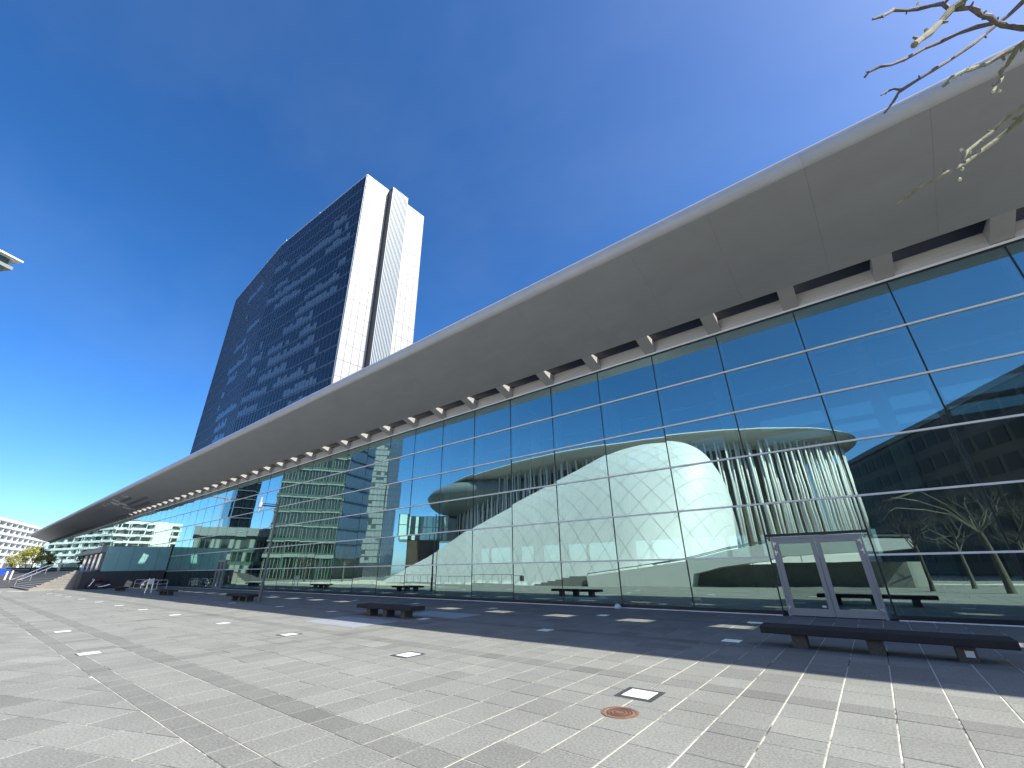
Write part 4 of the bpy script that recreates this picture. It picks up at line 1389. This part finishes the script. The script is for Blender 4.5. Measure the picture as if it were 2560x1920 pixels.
# table: equal steps of x / arc along the ridge
arc = [0.0]
for k in range(1, NU * 4 + 1):
    arc.append(arc[-1] + (shell_pt(k / 4, 0) - shell_pt((k - 1) / 4, 0)).length)
def u_of(a):
    a = min(max(a, 0), 1) * arc[-1]
    lo = 0
    while lo < len(arc) - 2 and arc[lo + 1] < a:
        lo += 1
    return (lo + (a - arc[lo]) / max(1e-6, arc[lo + 1] - arc[lo])) / 4 / NU
for i_ in range(-1, DU + 2):
    for j_ in range(-DVn, DVn + 1):
        if (i_ + j_) % 2:
            continue
        mbp = MB(); n_ = 3; ok_ = True; grid = {}
        for a in range(n_ + 1):
            for b in range(n_ + 1):
                fa, fb_ = (a / n_ - .5) * 2 * .978, (b / n_ - .5) * 2 * .978
                du, dv = (fa + fb_) / 2, (fa - fb_) / 2
                uu, vv = (i_ + du) / DU, (j_ + dv) / DVn
                if uu < -.004 or uu > 1.004 or abs(vv) > 1.0001:
                    uu = min(max(uu, 0), 1); vv = min(max(vv, -1), 1)
                grid[a, b] = len(mbp.v); mbp.v.append(tuple(shp(u_of(uu), vv)))
        for a in range(n_):
            for b in range(n_):
                mbp.f.append((grid[a, b], grid[a, b + 1], grid[a + 1, b + 1], grid[a + 1, b])); mbp.t.append(1)
        c = Vector(mbp.v[grid[1, 2]])
        dia.append((c, mbp))
dia.sort(key=lambda q: -(q[0].y + .04 * q[0].x))
rest = MB()
for k, (c, q) in enumerate(dia):
    if k < 300:
        q.build('shell_panel', M['shell'], sh, smooth=True)
    else:
        o_ = len(rest.v); rest.v += q.v; rest.f += [tuple(o_ + n2 for n2 in f) for f in q.f]; rest.t += q.t
rest.build('shell_panel_field', M['shell'], sh, smooth=True, kind='stuff')

# oval concert hall
ph = thing('oval_concert_hall', 'oval hall ringed by slender white columns under a flat roof', 'concert hall', (-40, -50, 0))
CX_, CY_, EA, EB = -40.0, -50.0, 43.0, 24.5
def ell(t, k=0):
    return (CX_ + (EA + k) * math.cos(t), CY_ + (EB + k) * math.sin(t))
mb = MB()
prof = [(-12, 20.6), (-2.0, 20.1), (-.35, 19.85), (0, 19.6), (-.4, 19.3), (-2.2, 18.75), (-5, 18.4), (-12, 18.3)]
n = 96
for k_, z_ in prof:
    for j in range(n):
        t = 2 * math.pi * j / n
        x_, y_ = ell(t, k_); mb.v.append((x_, y_, z_))
for a in range(len(prof) - 1):
    for j in range(n):
        j2 = (j + 1) % n
        mb.f.append((a * n + j2, a * n + j, (a + 1) * n + j, (a + 1) * n + j2)); mb.t.append(1)
mb.f.append(tuple(range(n))); mb.t.append(1)
mb.build('roof_disc', M['phil_roof'], ph, smooth=False)
mb = MB(); mb.prism([ell(2 * math.pi * j / 64, -7.4) for j in range(64)], 0, 18.35); mb.build('drum', M['phil_drum'], ph)
cm = MB(); cm.tube([(0, 0, 0), (0, 0, 18.45)], .14, 8); cme = cm.mesh('column', M['phil_col'], smooth=True)
cnt = 0
for row, off in enumerate((-2.4, -3.6, -5.0)):
    m_ = 78
    for j in range(m_):
        t = math.pi * (j + row / 3) / m_
        x_, y_ = ell(t, off)
        put('column', cme, ph, loc=(x_, y_, 0), rot=(R.gauss(0, .012), R.gauss(0, .012), 0)); cnt += 1
mb = MB(); mb.prism([ell(2 * math.pi * j / 64, -2.2) for j in range(64)], 0, 3.4); mb.build('podium', M['white_render'], ph)
mb = MB(); mb.prism([ell(2 * math.pi * j / 24, -7.9) for j in range(24)], 10.4, 10.7); mb.build('gallery', M['phil_roof'], ph)
mb = MB()
for k_, z_ in ((.001, 18.6), (5.5, 18.3), (8.2, 17.2), (8.8, 15.8), (7.2, 14.2), (4.0, 13.2), (.001, 13.0)):
    pass
for r_, z_ in [(.001, 13.2), (.55, 13.4), (.86, 14.4), (.97, 15.8), (1.0, 17.0), (.95, 18.1), (.75, 19.3), (.4, 20.0), (.001, 20.2)]:
    for j in range(48):
        t = 2 * math.pi * j / 48
        mb.v.append((-64.5 + 19.5 * r_ * math.cos(t), -41 + 13.5 * r_ * math.sin(t), z_))
for k in range(8):
    for j in range(48):
        mb.f.append((k * 48 + j, k * 48 + (j + 1) % 48, (k + 1) * 48 + (j + 1) % 48, (k + 1) * 48 + j)); mb.t.append(1)
mb.build('foyer_prow', M['pav_metal'], ph, smooth=True)  # dark metal tone stands in for the shade on the prow
mb = MB(); mb.prism([(-82, -36), (-68, -29), (-60, -34), (-72, -43)], 0, 5.2); mb.build('foyer', M['dark_build'], ph)
fd = Vector((6.5, -7.9)).normalized(); fn = Vector((.77, .64))
FA = Vector((-81.9, -27.3))
def fpt(u, o_):
    p = FA + fd * u + fn * o_
    return (p.x, p.y)
mb = MB(); mb.prism([fpt(2.2, 0), fpt(9.4, 0), fpt(9.4, -7), fpt(2.2, -7)], 0, 7.7); mb.build('foyer_base', M['dark_build'], ph)
mb = MB(); mb.prism([fpt(0, -.4), fpt(14, -.4), fpt(14, -7), fpt(0, -7)], 7.75, 13.4); mb.build('foyer_core', M['off_glass'], ph)
for u0, u1 in ((.25, 1.9), (3.0, 3.65), (4.85, 6.85), (7.15, 8.6), (10.2, 11.0)):
    for z0, z1 in ((7.9, 10.9), (11.05, 13.3)):
        mb = MB(); mb.prism([fpt(u0, -.3), fpt(u1, -.3), fpt(u1, -.38), fpt(u0, -.38)], z0, z1); mb.build('foyer_pane', M['foyer_pane'], ph)

# white ramp
rp = thing('white_ramp', 'white curved ramp wall mirrored in the glass left of the door', 'ramp', (-10, -6, 0))
top_ = [(-21.8, .89), (-17, 1.42), (-12.4, 1.97), (-9.2, 2.65), (-6.2, 3.1), (-2, 3.15), (2.2, 2.94)]
bot_ = [(2.15, 2.38), (.1, 2.23), (-5.2, 2.05), (-6.2, 1.83), (-7.4, 1.75), (-9.8, 1.45), (-12.0, .96), (-12.4, -.02), (-21.7, -.02)]
mb = MB(); mb.yprism(top_ + bot_, -6.6, -5.0); mb.build('wall', M['white_render'], rp)
mb = MB(); mb.tube([(x_, -5.2, z_ + .22) for x_, z_ in top_], .04, 6); mb.tube([(x_, -6.4, z_ + .22) for x_, z_ in top_], .04, 6)
for x_, z_ in top_:
    mb.tube([(x_, -5.2, z_), (x_, -5.2, z_ + .22)], .02, 5)
mb.build('handrail', M['lamp'], rp)
for k in range(6):
    mb = MB(); mb.box(-28.5 + .9 * k, -21.9, -9.5, -5.4, .15 * k, .15 * (k + 1) - .002); mb.build('step', M['step'], rp)
mb = MB(); mb.prism([(-12.9, -6.75), (1.6, -6.75), (3, -16), (-9, -16)], 0, 1.62); mb.build('shade_block', M['shade_block'], rp)  # added block, puts the shade under the ramp in as a solid

# thin railing at the foot of the shell
rl = thing('plaza_railing', 'thin dark railing mirrored along the foot of the white shell', 'railing', (-38, -3, 0))
mb = MB(); mb.tube([(-50, -3.6, .95), (-28.6, -3.6, .95)], .025, 5); mb.build('top_rail', M['lamp'], rl)
pm = MB(); pm.tube([(0, -3.6, 0), (0, -3.6, .95)], .018, 5); pme = pm.mesh('post', M['lamp'])
for k in range(17):
    put('post', pme, rl, loc=(-50 + 1.33 * k, 0, 0))
mb = MB(); mb.box(-28.9, -28.5, -3.7, -3.5, .45, .95); mb.build('control_box', M['lamp'], rl)

# dark building on the right of the mirror picture
db = thing('dark_office_block', 'dark brown office block mirrored at the right edge of the glass', 'building', (20, -50, 0))
A_, B_ = (-4.5, -88.7), (24, -22)
mb = MB()
dv = Vector((B_[0] - A_[0], B_[1] - A_[1])).normalized(); nv = Vector((dv.y, -dv.x))
mb.prism([A_, B_, (B_[0] + nv.x * 16, B_[1] + nv.y * 16), (A_[0] + nv.x * 16, A_[1] + nv.y * 16)], 0, 20.4); mb.build('wall', M['dark_build'], db)
LL = Vector((B_[0] - A_[0], B_[1] - A_[1])).length
for fl_ in range(6):
    for k in range(24):
        u = 1.2 + k * (LL - 2) / 24
        wv = (LL - 2) / 24 - .7
        p = Vector(A_) + dv * u; q = p + dv * wv
        mb = MB(); mb.prism([(p.x, p.y), (q.x, q.y), (q.x - nv.x * .06, q.y - nv.y * .06), (p.x - nv.x * .06, p.y - nv.y * .06)], 1.6 + fl_ * 3.2, 3.6 + fl_ * 3.2)
        mb.build('window', M['dark_win'], db)
mb = MB(); mb.prism([(A_[0] - nv.x * .4, A_[1] - nv.y * .4), (B_[0] - nv.x * .4, B_[1] - nv.y * .4), (B_[0] + nv.x * 16.3, B_[1] + nv.y * 16.3), (A_[0] + nv.x * 16.3, A_[1] + nv.y * 16.3)], 20.45, 21.2); mb.build('roof', M['plant_roof'], db)

# green office tower (its top corner also peeks in at the left edge)
go = thing('green_glass_tower', 'green glass office tower whose roof corner shows at the left edge', 'tower', (-110, -20, 0))
GA, GC, GE, GF = (-107.2, -10.5), (-100.5, -23.4), (-103.8, -32.8), (-122, -20)
GH = 54.0
mb = MB(); mb.prism([GA, GC, GE, GF], 0, GH - 2.4); mb.build('core', M['off_glass'], go)
fh_ = 3.35
def seg(a, b):
    d_ = Vector((b[0] - a[0], b[1] - a[1])); L_ = d_.length; d_ /= L_
    n_ = Vector((d_.y, -d_.x))
    c_ = Vector((-110, -21)) - Vector(a)
    if n_.dot(c_) > 0:
        n_ = -n_
    return d_, L_, n_
for fi, (a, b) in enumerate(((GA, GC), (GC, GE), (GF, GA))):
    d_, L_, n_ = seg(a, b)
    def pt(u, o_):
        p = Vector(a) + d_ * u + n_ * o_
        return (p.x, p.y)
    for k in range(15):
        z_ = 4.6 + fh_ * k
        mb = MB(); mb.prism([pt(.02, .02), pt(L_ - .02, .02), pt(L_ - .02, .45), pt(.02, .45)], z_, z_ + (.75 if k == 0 else .32)); mb.build('floor_band', M['off_band'] if fi != 1 else M['off_blue'], go)
        mb = MB(); mb.prism([pt(.02, .02), pt(L_ - .02, .02), pt(L_ - .02, .30), pt(.02, .30)], z_ + .40 + (.4 if k == 0 else 0), z_ + .85 + (.2 if k == 0 else 0)); mb.build('sill_band', M['off_green'] if fi != 1 else M['off_blue'], go)
    if fi == 0:
        nb = 20
        mb = MB()
        for k in range(nb + 1):
            u = .15 + (L_ - .3) * k / nb
            mb.prism([pt(u - .045, .03), pt(u + .045, .03), pt(u + .045, .16), pt(u - .045, .16)], 0, GH - 3)
        mb.build('window_bar', M['off_band'], go)
        for k in range(6):
            u = 1.0 + (L_ - 2) * k / 5
            mb = MB(); p = pt(u, .22); mb.tube([(p[0], p[1], 0), (p[0], p[1], GH - 3)], .2, 8); mb.build('round_column', M['off_green'], go)
    elif fi == 1:
        mb = MB(); mb.prism([pt(.03, .025), pt(L_ - .03, .025), pt(L_ - .03, .06), pt(.03, .06)], 5, GH - 3); mb.build('side_glazing', M['off_blue'], go)
    else:
        mb = MB()
        for k in range(10):
            u = .3 + (L_ - .6) * k / 9
            mb.prism([pt(u - .05, .03), pt(u + .05, .03), pt(u + .05, .14), pt(u - .05, .14)], 0, GH - 3)
        mb.build('window_bar', M['off_band'], go)
cen = Vector((-110, -21))
def grow_poly(k_):
    return [tuple(cen + (Vector(p) - cen) * k_) for p in (GA, GC, GE, GF)]
mb = MB(); mb.prism(grow_poly(1.13), GH - 2.3, GH - 1.7); mb.build('lower_roof_plate', M['off_band'], go)
mb = MB(); mb.prism(grow_poly(1.05), GH - 1.7, GH - .3); mb.build('attic', M['off_green'], go)
mb = MB(); mb.prism(grow_poly(1.2), GH - .3, GH); mb.build('upper_roof_plate', M['steel_white'], go)

# pale twin tower further back
t2 = thing('pale_panel_tower', 'pale panelled tower mirrored between the green tower and the oval hall', 'tower', (-200, -104, 0))
TA_, TB_, TC_ = (-200.2, -89.8), (-193.5, -99.9), (-190.0, -105.0)
d_, L_, n_ = seg(TA_, TB_)
if n_.x < 0:
    n_ = -n_
mb = MB(); mb.prism([TA_, TB_, TC_, (-208, -112), (-212, -98)], 0, 66.5); mb.build('core', M['t2_dark'], t2)
def pt2(a, d_, n_, u, o_):
    p = Vector(a) + d_ * u + n_ * o_
    return (p.x, p.y)
for k in range(20):
    z_ = 5 + 3.07 * k
    for b in range(6):
        u0, u1 = .1 + b * (L_ - .2) / 6 + .05, .1 + (b + 1) * (L_ - .2) / 6 - .05
        rnd = R.random()
        lo = .35
        hi = 2.95 if rnd > .28 else R.choice((1.2, 1.6))
        if rnd < .06:
            continue
        mb = MB(); mb.prism([pt2(TA_, d_, n_, u0, .02), pt2(TA_, d_, n_, u1, .02), pt2(TA_, d_, n_, u1, .16), pt2(TA_, d_, n_, u0, .16)], z_ + lo, z_ + hi)
        mb.build('panel', M['t2_panel'], t2)
d2 = (Vector(TC_) - Vector(TB_)); L2 = d2.length; d2 /= L2; n2 = Vector((d2.y, -d2.x)); n2 = n2 if n2.x > 0 else -n2
for k in range(21):
    z_ = 5 + 3.07 * k
    mb = MB(); mb.prism([pt2(TB_, d2, n2, .05, .02), pt2(TB_, d2, n2, L2, .02), pt2(TB_, d2, n2, L2, .10), pt2(TB_, d2, n2, .05, .10)], z_ + .3, z_ + 2.9); mb.build('side_glazing', M['off_blue'], t2)

# dark tower, low green building, crane
dt = thing('dark_slab_tower', 'black looking slab tower mirrored left of the green glass tower', 'tower', (-166, -25, 0))
mb = MB(); mb.prism([(-160.0, -25.5), (-161.5, -19.2), (-176, -22), (-175, -30)], 0, 33); mb.build('wall', M['tower_glass'], dt)
for k in range(10):
    mb = MB(); mb.slab((-159.9, -25.5), (-161.4, -19.2), 3 + 3 * k, 3.3 + 3 * k, -.25, -.02); mb.build('floor_band', M['tower_spandrel'], dt)
lg = thing('low_green_building', 'low green glass building mirrored behind the side door', 'building', (-136, -10, 0))
mb = MB(); mb.prism([(-134.8, -3.6), (-127.0, -29.4), (-146, -32), (-150, -8)], 0, 10.4); mb.build('wall', M['off_green'], lg)
mb = MB(); mb.prism([(-134.0, -3.0), (-126.2, -29.7), (-146, -33), (-150.5, -7.6)], 10.45, 12.6); mb.build('attic', M['pav_metal'], lg)
for k in range(22):
    a = Vector((-134.8, -3.6)).lerp(Vector((-127.0, -29.4)), (k + .12) / 22); b = Vector((-134.8, -3.6)).lerp(Vector((-127.0, -29.4)), (k + .88) / 22)
    for z_ in (1.2, 4.4, 7.4):
        mb = MB(); mb.slab((a.x, a.y), (b.x, b.y), z_, z_ + 2.2, .02, .12); mb.build('window', M['off_glass'] if R.random() < .6 else M['off_band'], lg)
cr_ = thing('tower_crane', 'thin orange tower crane mirrored against the sky', 'crane', (-191, -25.5, 0))
mb = MB()
for ox, oy in ((-.5, -.5), (.5, -.5), (.5, .5), (-.5, .5)):
    mb.tube([(-191 + ox, -25.5 + oy, 0), (-191 + ox, -25.5 + oy, 28)], .07, 4)
for k in range(19):
    s_ = 1 if k % 2 else -1
    mb.tube([(-190.5, -25.5 - .5 * s_, 1.4 * k), (-190.5, -25.5 + .5 * s_, 1.4 * (k + 1))], .04, 4)
mb.build('mast', M['orange'], cr_)
mb = MB(); mb.tube([(-191, -29, 28), (-191, -10, 28.4)], .2, 4); mb.tube([(-191, -29, 28), (-191, -25.5, 30), (-191, -10, 28.4)], .06, 4); mb.build('jib', M['orange'], cr_)
mb = MB(); mb.box(-191.6, -190.4, -29.4, -28, 26.8, 28.2); mb.build('counterweight', M['in_white'], cr_)
